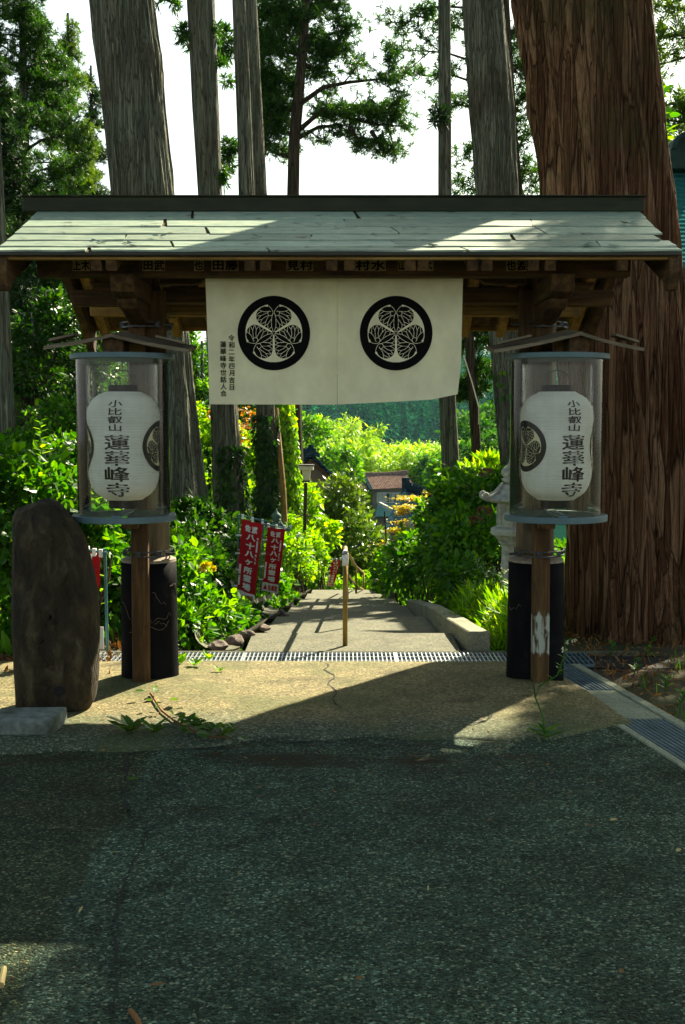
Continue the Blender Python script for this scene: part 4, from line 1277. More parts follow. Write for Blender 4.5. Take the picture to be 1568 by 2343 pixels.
# ---- the hanging curtain with two crests
nor = thing('noren_curtain', 'cream cotton curtain with two black crests hung under the gate beam', 'curtain', (0, 6.735, 2.3))
NX0, NX1, NZ1 = P(470, 632, 6.735).x, P(1060, 632, 6.735).x, 2.335
NXM = P(772, 800, 6.735).x
def nz0(x):
    return float(np.interp(x, [NX0, NXM - .02, NXM + .02, .25, .5, NX1], [P(0, 925, 6.735).z, P(0, 926, 6.735).z, P(0, 925, 6.735).z, P(0, 920, 6.735).z, P(0, 914, 6.735).z, P(0, 902, 6.735).z]))
def ny(x, h):   # gentle hanging folds
    return 6.735 + .016 * math.sin(x * 7 + 1) * h + .008 * math.sin(x * 23 + 2 * h) * h - .004 * math.exp(-((h - .40) / .02) ** 2) + .012 * math.exp(-((x - NXM) / .03) ** 2) * (.3 + h) + .012 * math.sin(x * 19) * max(0, x - .3) * h * 2 + .004 * math.sin(x * 31 + h * 3) * h
def npt(x, h, off=0):
    xx = x + (.018 * h if x < NX0 + .3 else 0) * (1 - (x - NX0) / .3) - (.012 * h + .015 * max(0, h - .75) * 4) * max(0, (x - .35) / (NX1 - .35))
    z = NZ1 + (nz0(x) - NZ1) * h
    return (xx, ny(x, h) + off, z)
for a, b in ((NX0, NXM - .001), (NXM + .001, NX1)):
    m = MB(); m.grid(lambda i, j: npt(a + (b - a) * i, j), 50, 40)
    o = m.build('cloth_panel', 'noren_cloth', nor, smooth_=True)
m = MB(); m.grid(lambda i, j: npt(NX0 + .04 + (NX1 - .09 - NX0) * i, j * .765, .012), 60, 20); m.build('backing_cloth', 'noren_cloth', nor, smooth_=True)
m = MB(); m.tube([(NX0 - .05, 6.735, NZ1 - .004), (NX1 + .05, 6.735, NZ1 - .004)], .009, 8); m.build('hanging_rod', 'oldwood_x', nor)
def npos(x, z, off):
    h = (NZ1 - z) / (NZ1 - nz0(x)); return (x, ny(x, h) - off, z)
for u_ in (627, 906.5):
    c = P(u_, 762.5, 6.735); r_ = 82.3 / F * 6.735
    crest('crest', 300, lambda x, y: npos(c.x + x * r_, c.z + y * r_ * 1.02, .004), nor)
m = MB()
c = P(530, 765, 6.735), P(530, 894, 6.735); d = P(511, 780, 6.735), P(511, 908, 6.735)
letters(m, column('令和二年四月吉日', c[0].x, c[0].z, c[1].z, .0345, .93) + column('蓮華峰寺世話人会', d[0].x, d[0].z, d[1].z, .0345, .93), lambda x, z: npos(x, z, .004), .016)
m.build('lettering', 'black_paint', nor, fixn=False)
m = MB(); a, b = P(1061, 812, 6.72), P(1096, 932, 6.72); m.tube([a, a.lerp(b, .5) + Vector((.004, 0, -.004)), b, b + Vector((.01, .1, -.09))], .0035, 5)
setp(m.build('cord', 'crest_cloth', loc=a), 'pale loose cord dangling from the corner of the curtain', 'cord')
m = MB(); a, b = P(478, 780, 6.76), P(481, 930, 6.76); m.tube([a, b], .0045, 5)
setp(m.build('cord', 'crest_cloth', loc=a), 'thin cord hanging straight behind the lettered edge of the curtain', 'cord')

# ================================================================== STONES, BANNERS, LAMPS, HANDRAIL
def monument():
    Y = 6.42
    out = [(22, 1640), (16, 1500), (12, 1300), (15, 1190), (26, 1168), (60, 1156), (92, 1143), (112, 1146), (140, 1175), (160, 1195), (183, 1240), (200, 1310), (210, 1370), (213, 1450), (213, 1560), (207, 1610), (185, 1652), (60, 1660)]
    pts = [P(u, v, Y) for u, v in out]
    cx, cz = np.mean([p.x for p in pts]), .55
    t = thing('stone_monument', 'tall dark standing stone with faint worn carving and a round hole', 'standing stone', (cx, Y + .12, 0))
    bm = bmesh.new()
    ol = np.array([(p.x, p.z) for p in pts])
    # densify
    d = np.concatenate([[0], np.cumsum(np.linalg.norm(np.diff(np.vstack([ol, ol[:1]]), axis=0), axis=1))])
    cl = np.vstack([ol, ol[:1]]); s = np.linspace(0, d[-1], 97)[:-1]
    ring = np.stack([np.interp(s, d, cl[:, 0]), np.interp(s, d, cl[:, 1])], 1)
    m = MB(); n = len(ring); layers = []
    for k, (sc, y) in enumerate([(.02, -.045), (.3, -.042), (.55, -.035), (.72, -.022), (.86, -.002), (.95, .03), (1, .08), (.99, .17), (.93, .24), (.75, .27), (.3, .28), (.02, .28)]):
        for q in ring:
            x, z = cx + (q[0] - cx) * sc, cz + (q[1] - cz) * sc
            layers.append((x, Y + .12 + y + .018 * math.sin(x * 14 + 1) * (y < .1) + .012 * math.sin(z * 9 + x * 7) - .1 + .012 * (float(vnoise(np.array(x * .37), np.array(z * 9.0), 13, 5)) - .5), z))
    nl = 12
    m.add(layers, [(k * n + i, k * n + (i + 1) % n, (k + 1) * n + (i + 1) % n, (k + 1) * n + i) for k in range(nl - 1) for i in range(n)])
    m.build('stone_body', 'stone_dark', t, smooth_=True)
    # worn carving: shallow dark strokes down the middle
    g = np.random.default_rng(8); m = MB()
    def fy(x, z): 
        r = max(abs((x - cx) / .2), abs((z - cz) / .6))
        return Y + .12 - .1 + float(np.interp(r, [0, .3, .55, .72, .86], [-.045, -.042, -.035, -.022, -.002])) + .018 * math.sin(x * 14 + 1) + .012 * math.sin(z * 9 + x * 7) - .001
    for k in range(8):
        z = P(0, 1215 + k * 48, Y).z
        for q in range(3):
            x0 = P(75 + g.uniform(-18, 22), 0, Y).x; pp = []
            for j in range(6):
                pp.append((x0 + .012 * j * g.choice([-1, 1]) * .6 + .01 * math.sin(j), 0, z - .012 * j + g.normal(0, .004)))
            m.tube([(a, fy(a, c) + .0035, c) for a, _, c in pp], [.001, .003, .0035, .003, .003, .001], 5)
    m.build('worn_carving', 'stone_dark', t, smooth_=True)
    m = MB(); c = P(138, 1578, Y); m.lathe([(.001, 0), (.026, .002), (.028, .012)], (0, 0, 0), 20)
    m.v = [(c.x + a * 1.1, fy(c.x, c.z) - .004 + cc * .3, c.z + b) for a, b, cc in m.v]; m.build('round_hole', 'dark_hole', t)
monument()
m = MB(); a = G(-30, 1697); b = G(123, 1697)
m.hexa([(a.x, a.y, -.02), (b.x - .01, a.y, -.02), (b.x + .005, a.y + .3, -.02), (a.x, a.y + .3, -.02), (a.x, a.y + .01, .105), (b.x - .005, a.y + .01, .105), (b.x + .012, a.y + .26, .115), (a.x, a.y + .26, .11)])
setp(m.build('stone_block', 'block_stone', loc=(a.x, a.y, 0), bevel=.012, seg=2), 'pale rough stone block at the foot of the dark standing stone', 'stone block')

hr = thing('handrail', 'brass coloured tube handrail with a chrome end cap going down the middle of the path', 'handrail', G(790, 1478, 0))
HP = [(790, 8.55), (790.5, 10.3), (791, 12.4), (792, 14.6), (795, 17.0), (815, 19.6), (832, 21.6)]
tops = []
for k, (u_, y) in enumerate(HP):
    z = float(np.interp(y, [l[0] for l in LIPS], [l[1] for l in LIPS])) - .02
    x = P(u_, 1300, y).x
    z -= .22 * (y > 19) + .12 * (y > 21)
    tops.append(Vector((x, y, z + .65)))
    m = MB(); m.tube([(x, y, z), (x, y, z + .64)], .017, 14); m.build('rail_post', 'brass', hr, smooth_=True)
m = MB(); m.tube([tops[0] + Vector((0, -.02, .0))] + tops, .0185, 14); m.build('rail_tube', 'brass', hr, smooth_=True)
m = MB(); m.tube([q - Vector((0, 0, .3)) for q in tops[1:]], .014, 10); m.build('lower_rail_tube', 'brass', hr, smooth_=True)
c = tops[0]; m = MB(); m.tube([c + Vector((0, -.005, -.07)), c + Vector((0, -.012, -.03)), c + Vector((0, -.02, .0)), c + Vector((0, -.012, .018)), c + Vector((0, .02, .03))], [.021, .022, .023, .021, .008], 16); m.build('end_cap', 'chrome', hr, smooth_=True)

def banner(label, quad, Y, bar, pole, seed=0, text=True, group='red banners along the path', depth=0.0, right='第__番札所'):
    TL, TR, BR, BL = [P(u, v, Y + depth * k) for k, (u, v) in zip((0, 1, 1, 0), quad)]
    g = np.random.default_rng(seed); ph = g.uniform(0, 6)
    t = thing('banner', label, 'banner', (pole[1][0], pole[1][1], tz(pole[1][0], pole[1][1])) if False else tuple(P(pole[1][0], pole[1][1], Y + .03)), group)
    def f(s_, q, off=0):
        p = TL.lerp(TR, s_).lerp(BL.lerp(BR, s_), q)
        wv = .018 * math.sin(s_ * 5 + q * 4 + ph) * (.3 + q)
        return (p.x, p.y + wv - off, p.z + .004 * math.sin(s_ * 9))
    m = MB(); m.grid(lambda i, j: f(i, j), 12, 40); cl = m.build('cloth', 'red_cloth', t, smooth_=True)
    m = MB(); m.tube([P(bar[0][0], bar[0][1], Y), P(bar[1][0], bar[1][1], Y + depth)], .009, 8); m.build('cross_bar', 'pole_green', t)
    m = MB(); a = P(pole[0][0], pole[0][1], Y + .02); b = P(pole[1][0], pole[1][1], Y + .03); m.tube([a, b], .010, 8); m.build('pole', 'pole_green', t)
    m = MB()
    for q in (0, .5, 1):
        m = MB(); p = Vector(f(q * .94 + .03, -.02)); m.box(p.x - .012, p.x + .012, p.y - .013, p.y + .013, p.z - .02, p.z + .03); m.build('loop', 'white_ink', t)
    for q in (.2, .42, .62, .82):
        m = MB(); p = Vector(f(-.03, q)); m.box(p.x - .045, p.x + .015, p.y - .004, p.y + .004, p.z - .008, p.z + .008); m.build('loop', 'white_ink', t)
    if text:
        m = MB(); ff = lambda x, y: f(x, y, .004)
        up = lambda it: [(c_, x, y, w_, -h_) for c_, x, y, w_, h_ in it]
        it = [('佐', .32, .095, .27, .083), ('渡', .64, .095, .27, .083)]
        it += up(column('八十八ヶ所霊場', .50, .145, .845, .44, .84))
        it = [(a_, b_, c_, d_, -abs(e_)) for a_, b_, c_, d_, e_ in it]
        letters(m, it, ff, .045)
        it = [('第', .83, .20, .10, -.03)] + [(c_, .82, .40 + .045 * k, .10, -.036) for k, c_ in enumerate('番札所')]
        letters(m, it, ff, .02)
        for x0, x1, q0, q1 in ((.79, .87, .225, .36), (.05, .15, .545, .80)):
            m.add([ff(x0, q0), ff(x1, q0), ff(x1, (q0 + q1) / 2), ff(x1, q1), ff(x0, q1), ff(x0, (q0 + q1) / 2)], [(0, 1, 2, 3, 4, 5)])
        m.build('lettering', 'white_ink', cl, fixn=False)
        m = MB(); m.grid(lambda i, j: f(i, .862 + .138 * j, .003), 10, 4); m.build('white_hem', 'white_ink', cl)
        m = MB(); f6 = lambda x, y: f(x, y, .006)
        letters(m, [(c_, .44 + .2 * k, .93, .2, -.085) for k, c_ in enumerate('吉運堂')], f6, .04)
        m.add([f6(.19, .885), f6(.32, .97), f6(.07, .97)], [(0, 1, 2)])
        m.build('hem_lettering', 'red_ink', cl, fixn=False)
    return t
banner('red prayer banner with white lettering, lower end hidden by hydrangea leaves', [(554, 1187), (602, 1199), (581, 1388), (539, 1374)], 13.0, ((543, 1178), (615, 1194)), ((546, 1181), (541, 1420)), 1)
banner('red prayer banner with white lettering, its white hem hanging clear of the leaves', [(613, 1206), (653, 1211), (636, 1359), (599, 1351)], 15.2, ((599, 1198), (660, 1210)), ((603, 1199), (594, 1392)), 2)
banner('small tilted red banner half lost in leaves at the end of the path', [(760, 1284), (780, 1281), (764, 1343), (750, 1340)], 22.6, ((757, 1282), (784, 1279)), ((756, 1283), (748, 1352)), 3)
banner('narrow red and white banner seen edge-on beside the lamp post', [(680, 1228), (687, 1226), (688, 1264), (681, 1262)], 19, ((678, 1226), (690, 1224)), ((679, 1226), (680, 1300)), 4, False)
banner('red and white banner seen between the dark standing stone and the cracked pillar', [(200, 1262), (232, 1270), (228, 1345), (196, 1352)], 8.1, ((196, 1258), (246, 1266)), ((240, 1255), (246, 1490)), 5, False)
m = MB(); a, b = P(205, 1266, 8.085), P(213, 1345, 8.085); m.box(a.x, a.x + .022, 8.05, 8.054, b.z, a.z)
setp(m.build('paper_strip', 'white_ink', loc=a), 'long white strip along the red banner next to the dark standing stone', 'paper strip')
m = MB(); a2 = P(222, 1432, 8.085); m.box(a2.x - .03, a2.x + .05, 8.05, 8.054, a2.z - .15, a2.z)
setp(m.build('paper_strip', 'white_ink', loc=a2), 'short white strip hanging low between the standing stone and the cracked pillar', 'paper strip')

def stone_lantern(label, x, y, z, H, mat, seed=0, group='stone lanterns', full=True):
    t = thing('stone_lantern', label, 'stone lantern', (x, y, z), group)
    k = H / 1.42
    def L(nm, prof_, n=6, sm=False, **kw):
        m = MB(); m.lathe([(r * k, zz * k) for r, zz in prof_], (x, y, z), n); return m.build(nm, mat, t, smooth_=sm, **kw)
    L('foot', [(.20, 0), (.20, .07), (.16, .10), (.13, .13), (.11, .14)], 6, bevel=.006)
    L('column', [(.105, .141), (.108, .155), (.098, .18), (.082, .20), (.08, .38), (.082, .40), (.095, .43), (.082, .46), (.08, .60), (.09, .63), (.12, .66)], 24, True)
    L('platform', [(.12, .661), (.16, .70), (.185, .72), (.205, .725), (.205, .775), (.19, .785), (.15, .80)], 6, bevel=.006)
    fb = L('fire_box', [(.145, .801), (.138, .815), (.138, 1.02), (.15, 1.03)], 6, bevel=.004)
    m = MB()
    for j in range(6):
        a = 2 * math.pi * (j) / 6 + 0; r = .138 * math.cos(math.pi / 6) * k + .002
        cx_, cy2 = x + r * math.cos(a), y + r * math.sin(a); tx, ty = -math.sin(a), math.cos(a)
        for (w0, w1, z0, z1) in ((-.05, -.042, .83, 1.0), (.042, .05, .83, 1.0), (-.05, .05, .992, 1.0), (-.05, .05, .83, .838)):
            vs = [(cx_ + tx * w_ * k + math.cos(a) * o, cy2 + ty * w_ * k + math.sin(a) * o, z + zz * k) for o in (0, .006) for w_, zz in ((w0, z0), (w1, z0), (w1, z1), (w0, z1))]
            m.hexa(vs)
    m.build('carved_panel', mat, fb)
    m = MB(); prof_ = [(.15, 1.031), (.24, 1.045), (.265, 1.06), (.27, 1.075), (.22, 1.095), (.165, 1.125), (.125, 1.165), (.10, 1.20), (.085, 1.21)]
    m.lathe([(r * k, zz * k) for r, zz in prof_], (x, y, z), 6)
    rf = m.build('lantern_roof', mat, t, bevel=.008)
    for j in range(6):   # curled corner scrolls
        a = 2 * math.pi * (j + .5) / 6; m = MB(); pts, rr = [], []
        for q in range(16):
            th = -math.pi / 2 + q * .42; rad_ = .034 * (1 - q / 22)
            rr0 = .285 + rad_ * math.cos(th); zz = 1.105 + rad_ * math.sin(th) + .0
            pts.append((x + rr0 * k * math.cos(a), y + rr0 * k * math.sin(a), z + zz * k)); rr.append(.018 * k * (1 - q / 30))
        pts.insert(0, (x + .2 * k * math.cos(a), y + .2 * k * math.sin(a), z + 1.065 * k)); rr.insert(0, .012 * k)
        m.tube(pts, rr, 8); m.build('corner_scroll', mat, rf, smooth_=True)
        m = MB(); m.tube([(x + r * k * math.cos(a) * 1.0, y + r * k * math.sin(a), z + (zz + .008) * k) for r, zz in prof_[3:]], [.016 * k, .015 * k, .013 * k, .012 * k, .011 * k, .01 * k], 8); m.build('roof_rib', mat, rf, smooth_=True)
    L('finial', [(.05, 1.211), (.07, 1.235), (.085, 1.245), (.085, 1.265), (.06, 1.272), (.075, 1.285), (.092, 1.315), (.088, 1.345), (.06, 1.375), (.03, 1.40), (.018, 1.43), (.008, 1.46)], 24, True)
c = P(1166, 1378, 10.6)
stone_lantern('pale carved stone lantern with curled roof corners behind the pillar by the huge cedar', c.x, 10.6, -.07, 1.26, 'stone_pale')
c = P(633, 1300, 17.5)
stone_lantern('grey green lantern standing behind the second red banner', c.x, 17.5, P(633, 1340, 17.5).z, 1.06, 'stone_green')
c = P(940, 1186, 20.2)
stone_lantern('pale lantern tip and scroll showing through hydrangea below the yellow blossom', c.x - .01, 20.2, c.z - 1.10, 1.07, 'stone_pale')

lp = thing('lamp_post', 'dark garden lamp post with a boxy cream shade above the bushes', 'lamp post', tuple(P(697, 1290, 20)))
m = MB(); a = P(700, 1105, 20); b = P(695, 1300, 20); m.tube([a, b], .030, 12); m.build('post', 'lamp_metal', lp)
m = MB(); c = P(700, 1180, 20); m.box(c.x - .09, c.x + .09, c.y - .012, c.y + .012, c.z - .008, c.z + .008); m.build('side_peg', 'lamp_metal', lp)
c = P(701.5, 1064, 20)
m = MB(); m.box(c.x - .125, c.x + .125, c.y - .125, c.y + .125, c.z - .012, c.z + .008); m.build('lamp_lid', 'lamp_metal', lp)
m = MB(); m.box(c.x - .112, c.x + .112, c.y - .112, c.y + .112, c.z - .082, c.z - .013); m.build('lamp_head', 'lamp_cream', lp, bevel=.004)
m = MB(); m.hexa([(c.x - .05, c.y - .05, c.z - .245), (c.x + .05, c.y - .05, c.z - .245), (c.x + .05, c.y + .05, c.z - .245), (c.x - .05, c.y + .05, c.z - .245), (c.x - .072, c.y - .072, c.z - .083), (c.x + .072, c.y - .072, c.z - .083), (c.x + .072, c.y + .072, c.z - .083), (c.x - .072, c.y + .072, c.z - .083)]); m.build('lamp_shade', 'lamp_cream', lp, bevel=.004)
m = MB(); m.box(c.x - .055, c.x + .055, c.y - .055, c.y + .055, c.z - .275, c.z - .246); m.build('lamp_collar', 'lamp_metal', lp)
m = MB(); m.tube([P(880, 1170, 21), P(888, 1310, 21)], .014, 8); setp(m.build('garden_pole', 'lamp_metal', loc=P(888, 1310, 21)), 'thin dark pole rising from bushes below the tiled roofs', 'pole')

# ================================================================== BUILDINGS DOWN THE VALLEY
def tiled(mb, A, B, C_, D, nc, nr, h=.07):
    """A-B ridge, D-C eave (A above D); rounded tile columns and stepped rows"""
    A, B, C_, D = map(Vector, (A, B, C_, D))
    nrm = (B - A).cross(D - A).normalized()
    if nrm.z < 0: nrm = -nrm
    def fn(i, j):
        p = A.lerp(B, i).lerp(D.lerp(C_, i), j)
        hh = h * (.5 + .5 * math.cos(2 * math.pi * i * nc)) + h * .6 * ((j * nr) % 1.0 if j < 1 else 1)
        return p + nrm * hh
    mb.grid(fn, nc * 4, nr * 3)
def far_house():
    t = thing('house', 'far house with red brown tiled roof and a curtained window', 'house', (2, 116, -11))
    y0, y1 = 112.0, 115.5
    A, B = P(834, 1087, y1), P(930, 1084, y1); D, C_ = P(851, 1121, y0), P(951, 1116, y0)
    m = MB(); tiled(m, A, B, C_, D, 26, 11, .06)
    m.hexa([A + Vector((0, 0, -.15)), B + Vector((0, 0, -.15)), B + Vector((0, 3.5, -1.6)), A + Vector((0, 3.5, -1.6)), A, B, B + Vector((0, 3.5, -1.4)), A + Vector((0, 3.5, -1.4))])
    rf = m.build('roof', 'tile_red', t)
    m = MB(); m.bar(A + Vector((-.2, 0, .12)), A.lerp(B, .5) + Vector((0, 0, .06)), .3, .28); m.bar(A.lerp(B, .5) + Vector((0, 0, .06)), B + Vector((.2, 0, .2)), .3, .28); m.build('roof_ridge', 'tile_red', rf)
    m = MB(); A2, D2 = P(815, 1090, y1 - .6), P(810, 1119, y0 + .3); tiled(m, A2, A + Vector((-.1, -.6, -.1)), D + Vector((-.15, .3, 0)), D2, 8, 9, .06); m.build('side_roof', 'tile_red', t)
    m = MB(); m.bar(P(831, 1088, y1 - .7), P(849, 1122, y0 - .1), .28, .24); m.build('roof_divider', 'tile_dark', t)
    wl, wr = P(854, 1120, y0 + .5), P(946, 1120, y0 + .5)
    m = MB(); m.box(wl.x, wr.x, y0 + .5, y0 + 4, -11, wl.z + .1); m.build('wall', 'plaster', t)
    z1, z0 = P(0, 1127, y0 + .5).z, P(0, 1151, y0 + .5).z; xa, xb = P(866, 0, y0 + .5).x, P(926, 0, y0 + .5).x
    m = MB(); yy_ = y0 + .45; w_ = .07
    m.box(xa, xb, yy_ - .05, yy_ + .06, z1 - w_, z1); m.box(xa, xb, yy_ - .05, yy_ + .06, z0, z0 + w_)
    for k in range(5):
        x = xa + (xb - xa) * k / 4; m.box(x - w_ / 2, x + w_ / 2, yy_ - .055, yy_ + .06, z0 + w_, z1 - w_)
    m.box(xa + .8, xa + 1.45, yy_ - .052, yy_ + .05, z0 + (z1 - z0) * .45, z0 + (z1 - z0) * .45 + .04)
    wf = m.build('window', 'window_frame', t)
    m = MB(); m.box(xa, xb, yy_ + .02, yy_ + .045, z0, z1); m.build('pane', 'glass_dark', wf)
    for k, (a, b) in enumerate(((.03, .22), (.27, .36), (.55, .72), (.78, .86))):
        m = MB(); m.grid(lambda i, j: (xa + (xb - xa) * (a + (b - a) * i * (1 - .35 * j * (k == 2))), yy_ + .012 + .006 * math.sin(i * 30), z1 - w_ - (z1 - z0 - 2 * w_) * j), 24, 4); m.build('curtain', 'curtain', wf)
    m = MB(); m.hexa([P(858, 1182, y0 - 1.5), P(945, 1182, y0 - 1.5), P(945, 1182, y0 + .4), P(858, 1182, y0 + .4), P(864, 1153, y0 + .1), P(940, 1153, y0 + .1), P(940, 1153, y0 + .45), P(864, 1153, y0 + .45)]); m.build('lower_roof', 'roof_teal', t)
    m = MB(); m.bar(P(868, 1152, y0 - 1.6), P(906, 1172, y0 - 2.6), .3, .3); m.build('lower_ridge', 'stone_pale', t)
far_house()
def dark_house():
    t = thing('house', 'house with dark blue grey tiled roof behind the yellow blossom', 'house', (5, 70, -9))
    A, B, C_, D = P(930, 1118, 72), P(998, 1138, 71), P(968, 1230, 64.5), P(884, 1214, 66)
    m = MB(); tiled(m, A, B, C_, D, 22, 20, .09)
    rf = m.build('roof', 'tile_dark', t)
    m = MB()
    a, b = P(932, 1113, 72), P(995, 1131, 71)
    m.bar(a, b, .26, .24); m.bar(a + Vector((0, 0, .15)), b + Vector((0, 0, .15)), .3, .05)
    for k in range(9):
        q = a.lerp(b, k / 8); m.tube([q + Vector((0, -.2, .22)), q + Vector((0, .2, .22))], .07, 8)
    m.box(a.x - .3, a.x + .12, a.y - .3, a.y + .3, a.z - .2, a.z + .5)
    m.build('roof_ridge', 'tile_dark', rf)
    m = MB(); m.bar(P(928, 1120, 71.8), P(882, 1215, 65.9), .28, .2); m.build('verge', 'tile_dark', rf)
    m = MB(); x0, x1 = P(896, 0, 69).x, P(980, 0, 69).x; m.box(x0, x1, 67.5, 75, -10, P(0, 1215, 67).z); m.build('wall', 'plaster', t)
dark_house()
def gable_house():
    t = thing('house', 'house with dark tiled gable and ornate ridge end just behind the lamp post', 'house', tuple(P(712, 1200, 58)))
    Y = 56.0
    ap = P(712, 1040, Y); lo_r = P(768, 1096, Y - .3); lo_l = P(652, 1100, Y - .3)
    bk = Vector((-3.2, 5.5, 0)); m = MB()
    tiled(m, ap + bk, ap, lo_l, lo_l + bk, 20, 9, .06); tiled(m, ap, ap + bk, lo_r + bk, lo_r, 20, 9, .06)
    rf = m.build('roof', 'tile_dark', t)
    m = MB(); m.bar(ap + Vector((0, 0, .12)), ap + bk + Vector((0, 0, .12)), .25, .3); m.build('roof_ridge', 'tile_dark', rf)
    m = MB()
    for e in (lo_l, lo_r):
        for k in range(9):
            a = ap.lerp(e, (k + .1) / 9.3) + Vector((0, -.12, .02)); b = ap.lerp(e, (k + .95) / 9.3) + Vector((0, -.12, .02)); m.tube([a, b], [.075, .06], 8)
    m.build('verge_tiles', 'tile_dark', rf)
    m = MB()
    poly = [(-.42, -.25), (-.38, .0), (-.22, .08), (-.26, .2), (-.12, .24), (-.1, .4), (.1, .4), (.12, .24), (.26, .2), (.22, .08), (.38, 0), (.42, -.25), (0, -.1)]
    m.prism(poly, lambda p: (ap.x + p[0], Y - .22, ap.z + p[1] * .9 + .08), lambda p: (ap.x + p[0], Y - .05, ap.z + p[1] * .9 + .08)); m.build('ridge_end_tile', 'tile_dark', rf)
    m = MB(); wl, wr = lo_l.lerp(ap, .12), lo_r.lerp(ap, .12)
    pl = [(wl.x, -9), (wr.x, -9), (wr.x, wr.z - .15), (ap.x, ap.z - .2), (wl.x, wl.z - .15)]
    m.prism(pl, lambda p: (p[0], Y + .25, p[1]), lambda p: (p[0] - 3, Y + 5.6, p[1])); m.build('gable_wall', 'plaster', t)
    m = MB(); 
    for e in (lo_l, lo_r): m.bar(ap + Vector((0, -.02, -.28)), e + Vector((0, -.02, -.22)), .08, .16)
    m.build('bargeboard', 'wood_x', t)
gable_house()
def temple_hall():
    t = thing('temple_hall', 'hall with teal copper roof and an arched ridge end behind the huge cedar', 'hall', (5.5, 14, 0))
    za, zb = P(1540, 386, 15.2).z, P(1540, 602, 13.2).z
    x0, x1 = 3.35, 9.0
    m = MB(); n = 22
    for k in range(n):
        f0, f1 = k / n, (k + 1) / n
        y0, y1 = 15.2 - 2 * f0, 15.2 - 2 * f1; z0, z1 = za + (zb - za) * f0 ** .9, za + (zb - za) * f1 ** .9
        m.hexa([(x0 - .02 * k, y0, z0 - .05), (x1, y0, z0 - .05), (x1, y1 - .02, z1 - .05), (x0 - .02 * k, y1 - .02, z1 - .05), (x0 - .02 * k, y0, z0), (x1, y0, z0), (x1, y1 - .02, z1 + .009), (x0 - .02 * k, y1 - .02, z1 + .009)])
    m.build('roof', 'copper_teal', t)
    c = P(1568, 385, 15.0); h = .40; r_ = .20
    m = MB(); prof_ = [(-r_, -.02), (r_, -.02)] + [(r_ * math.cos(a), h - r_ + r_ * math.sin(a)) for a in np.linspace(0, math.pi, 17)]
    m.prism(prof_, lambda p: (c.x + p[0], 14.9, c.z + p[1]), lambda p: (c.x + p[0], 17.5, c.z + p[1]))
    rd = m.build('ridge', 'copper_dark', t)
    m = MB(); ou = [(1.0 * r_ * math.cos(a), h - r_ + r_ * math.sin(a)) for a in np.linspace(0, math.pi, 17)]
    for k in range(16):
        a, b = ou[k], ou[k + 1]; q = .74
        ia, ib = (a[0] * q, (a[1] - .2) * q + .2), (b[0] * q, (b[1] - .2) * q + .2)
        m.hexa([(c.x + a[0], 14.84, c.z + a[1]), (c.x + b[0], 14.84, c.z + b[1]), (c.x + ib[0], 14.84, c.z + ib[1]), (c.x + ia[0], 14.84, c.z + ia[1]), (c.x + a[0], 14.898, c.z + a[1]), (c.x + b[0], 14.898, c.z + b[1]), (c.x + ib[0], 14.898, c.z + ib[1]), (c.x + ia[0], 14.898, c.z + ia[1])])
    m.build('arched_rim', 'copper_dark', rd)
    m = MB(); m.box(x0 + .5, x1, 13.9, 17, -.1, zb + .2); m.build('wall', 'wood_z', t)
temple_hall()

# ================================================================== TREES
def tree_root(label, ax, Y, group=None, name='cedar_tree'):
    return thing(name, label, 'tree', (ax[0][0], Y, ax[0][2] + .08), group)
def over_crown(t, ax, n, seed, z0, r, mat='needle_dark', side=(0, 0)):
    cr = Crown(seed); g = cr.g; top = ax[-1]
    for k in range(n):
        z = g.uniform(z0, top[2]); a = g.uniform(0, 6.28); L = r * g.uniform(.6, 1.1) * (1 - .6 * (z - z0) / (top[2] - z0 + .1))
        x = np.interp(z, [q[2] for q in ax], [q[0] for q in ax])
        cr.limb(branch(g, (x, ax[0][1], z), (math.cos(a), math.sin(a), .3), L, .5), .06, 26, .22, .3, 4)
    return cr
GA = trunk_axis(9.35, [(1179, 1482, 0), (1209, 1504, 200), (1239, 1534, 443), (1262, 1560, 700), (1288, 1600, 1000), (1300, 1630, 1250), (1302, 1650, 1440)], 19)
GA = [[q[0], q[1], q[2], q[3] * .90] for q in GA]
t = tree_root('huge reddish cedar with deeply ridged bark leaning beside the gate', GA, 9.35)
bark_trunk('trunk', GA, 'bark_giant', t, 640, 260, 27, .15, .34, .42, 9, 4, twist=-.012)
cr = over_crown(t, GA, 26, 41, 8.5, 3.2); cr.build(t, 'needle_dark', .30, 'bark_dark')

def gcedar(label, Y, rows, top, mat, ns, nz, ridges, depth, seed, knots=0, crown=14, cz=11, flare=.22):
    ax = trunk_axis(Y, rows, top)
    for q in ax: q[3] *= 1 - .7 * depth
    t = tree_root(label, ax, Y)
    bark_trunk('trunk', ax, mat, t, ns, nz, ridges, depth, flare, .7, 6, seed, knots)
    return t, ax
T1, A1 = gcedar('thick grey cedar with knots rising behind the lantern by the standing stone', 14.5, [(205, 350, 0), (230, 376, 220), (255, 400, 445), (278, 425, 708), (300, 452, 950), (318, 484, 1230)], 15, 'bark_grey', 300, 220, 30, .075, 12, 9)
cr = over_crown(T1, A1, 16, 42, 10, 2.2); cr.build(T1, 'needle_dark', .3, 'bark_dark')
T2, A2 = gcedar('slender grey cedar, ivy round its foot, second trunk from the thick knotted one', 17, [(428, 490, 0), (440, 499, 220), (453, 508, 445), (482, 545, 930), (488, 562, 1170)], 15, 'bark_grey', 140, 160, 22, .06, 13, 4)
cr = over_crown(T2, A2, 8, 43, 11, 1.8)
for (u, v, r, n) in ((430, 92, .11, 16), (492, 75, .10, 14), (420, 75, .08, 8), (495, 150, .08, 8), (385, 10, .14, 16), (510, 390, .08, 8), (512, 412, .06, 6)): cr.ball(P(u, v, 17), (r, r, r), n)
cr.build(T2, 'needle_mid', .17, 'bark_dark')
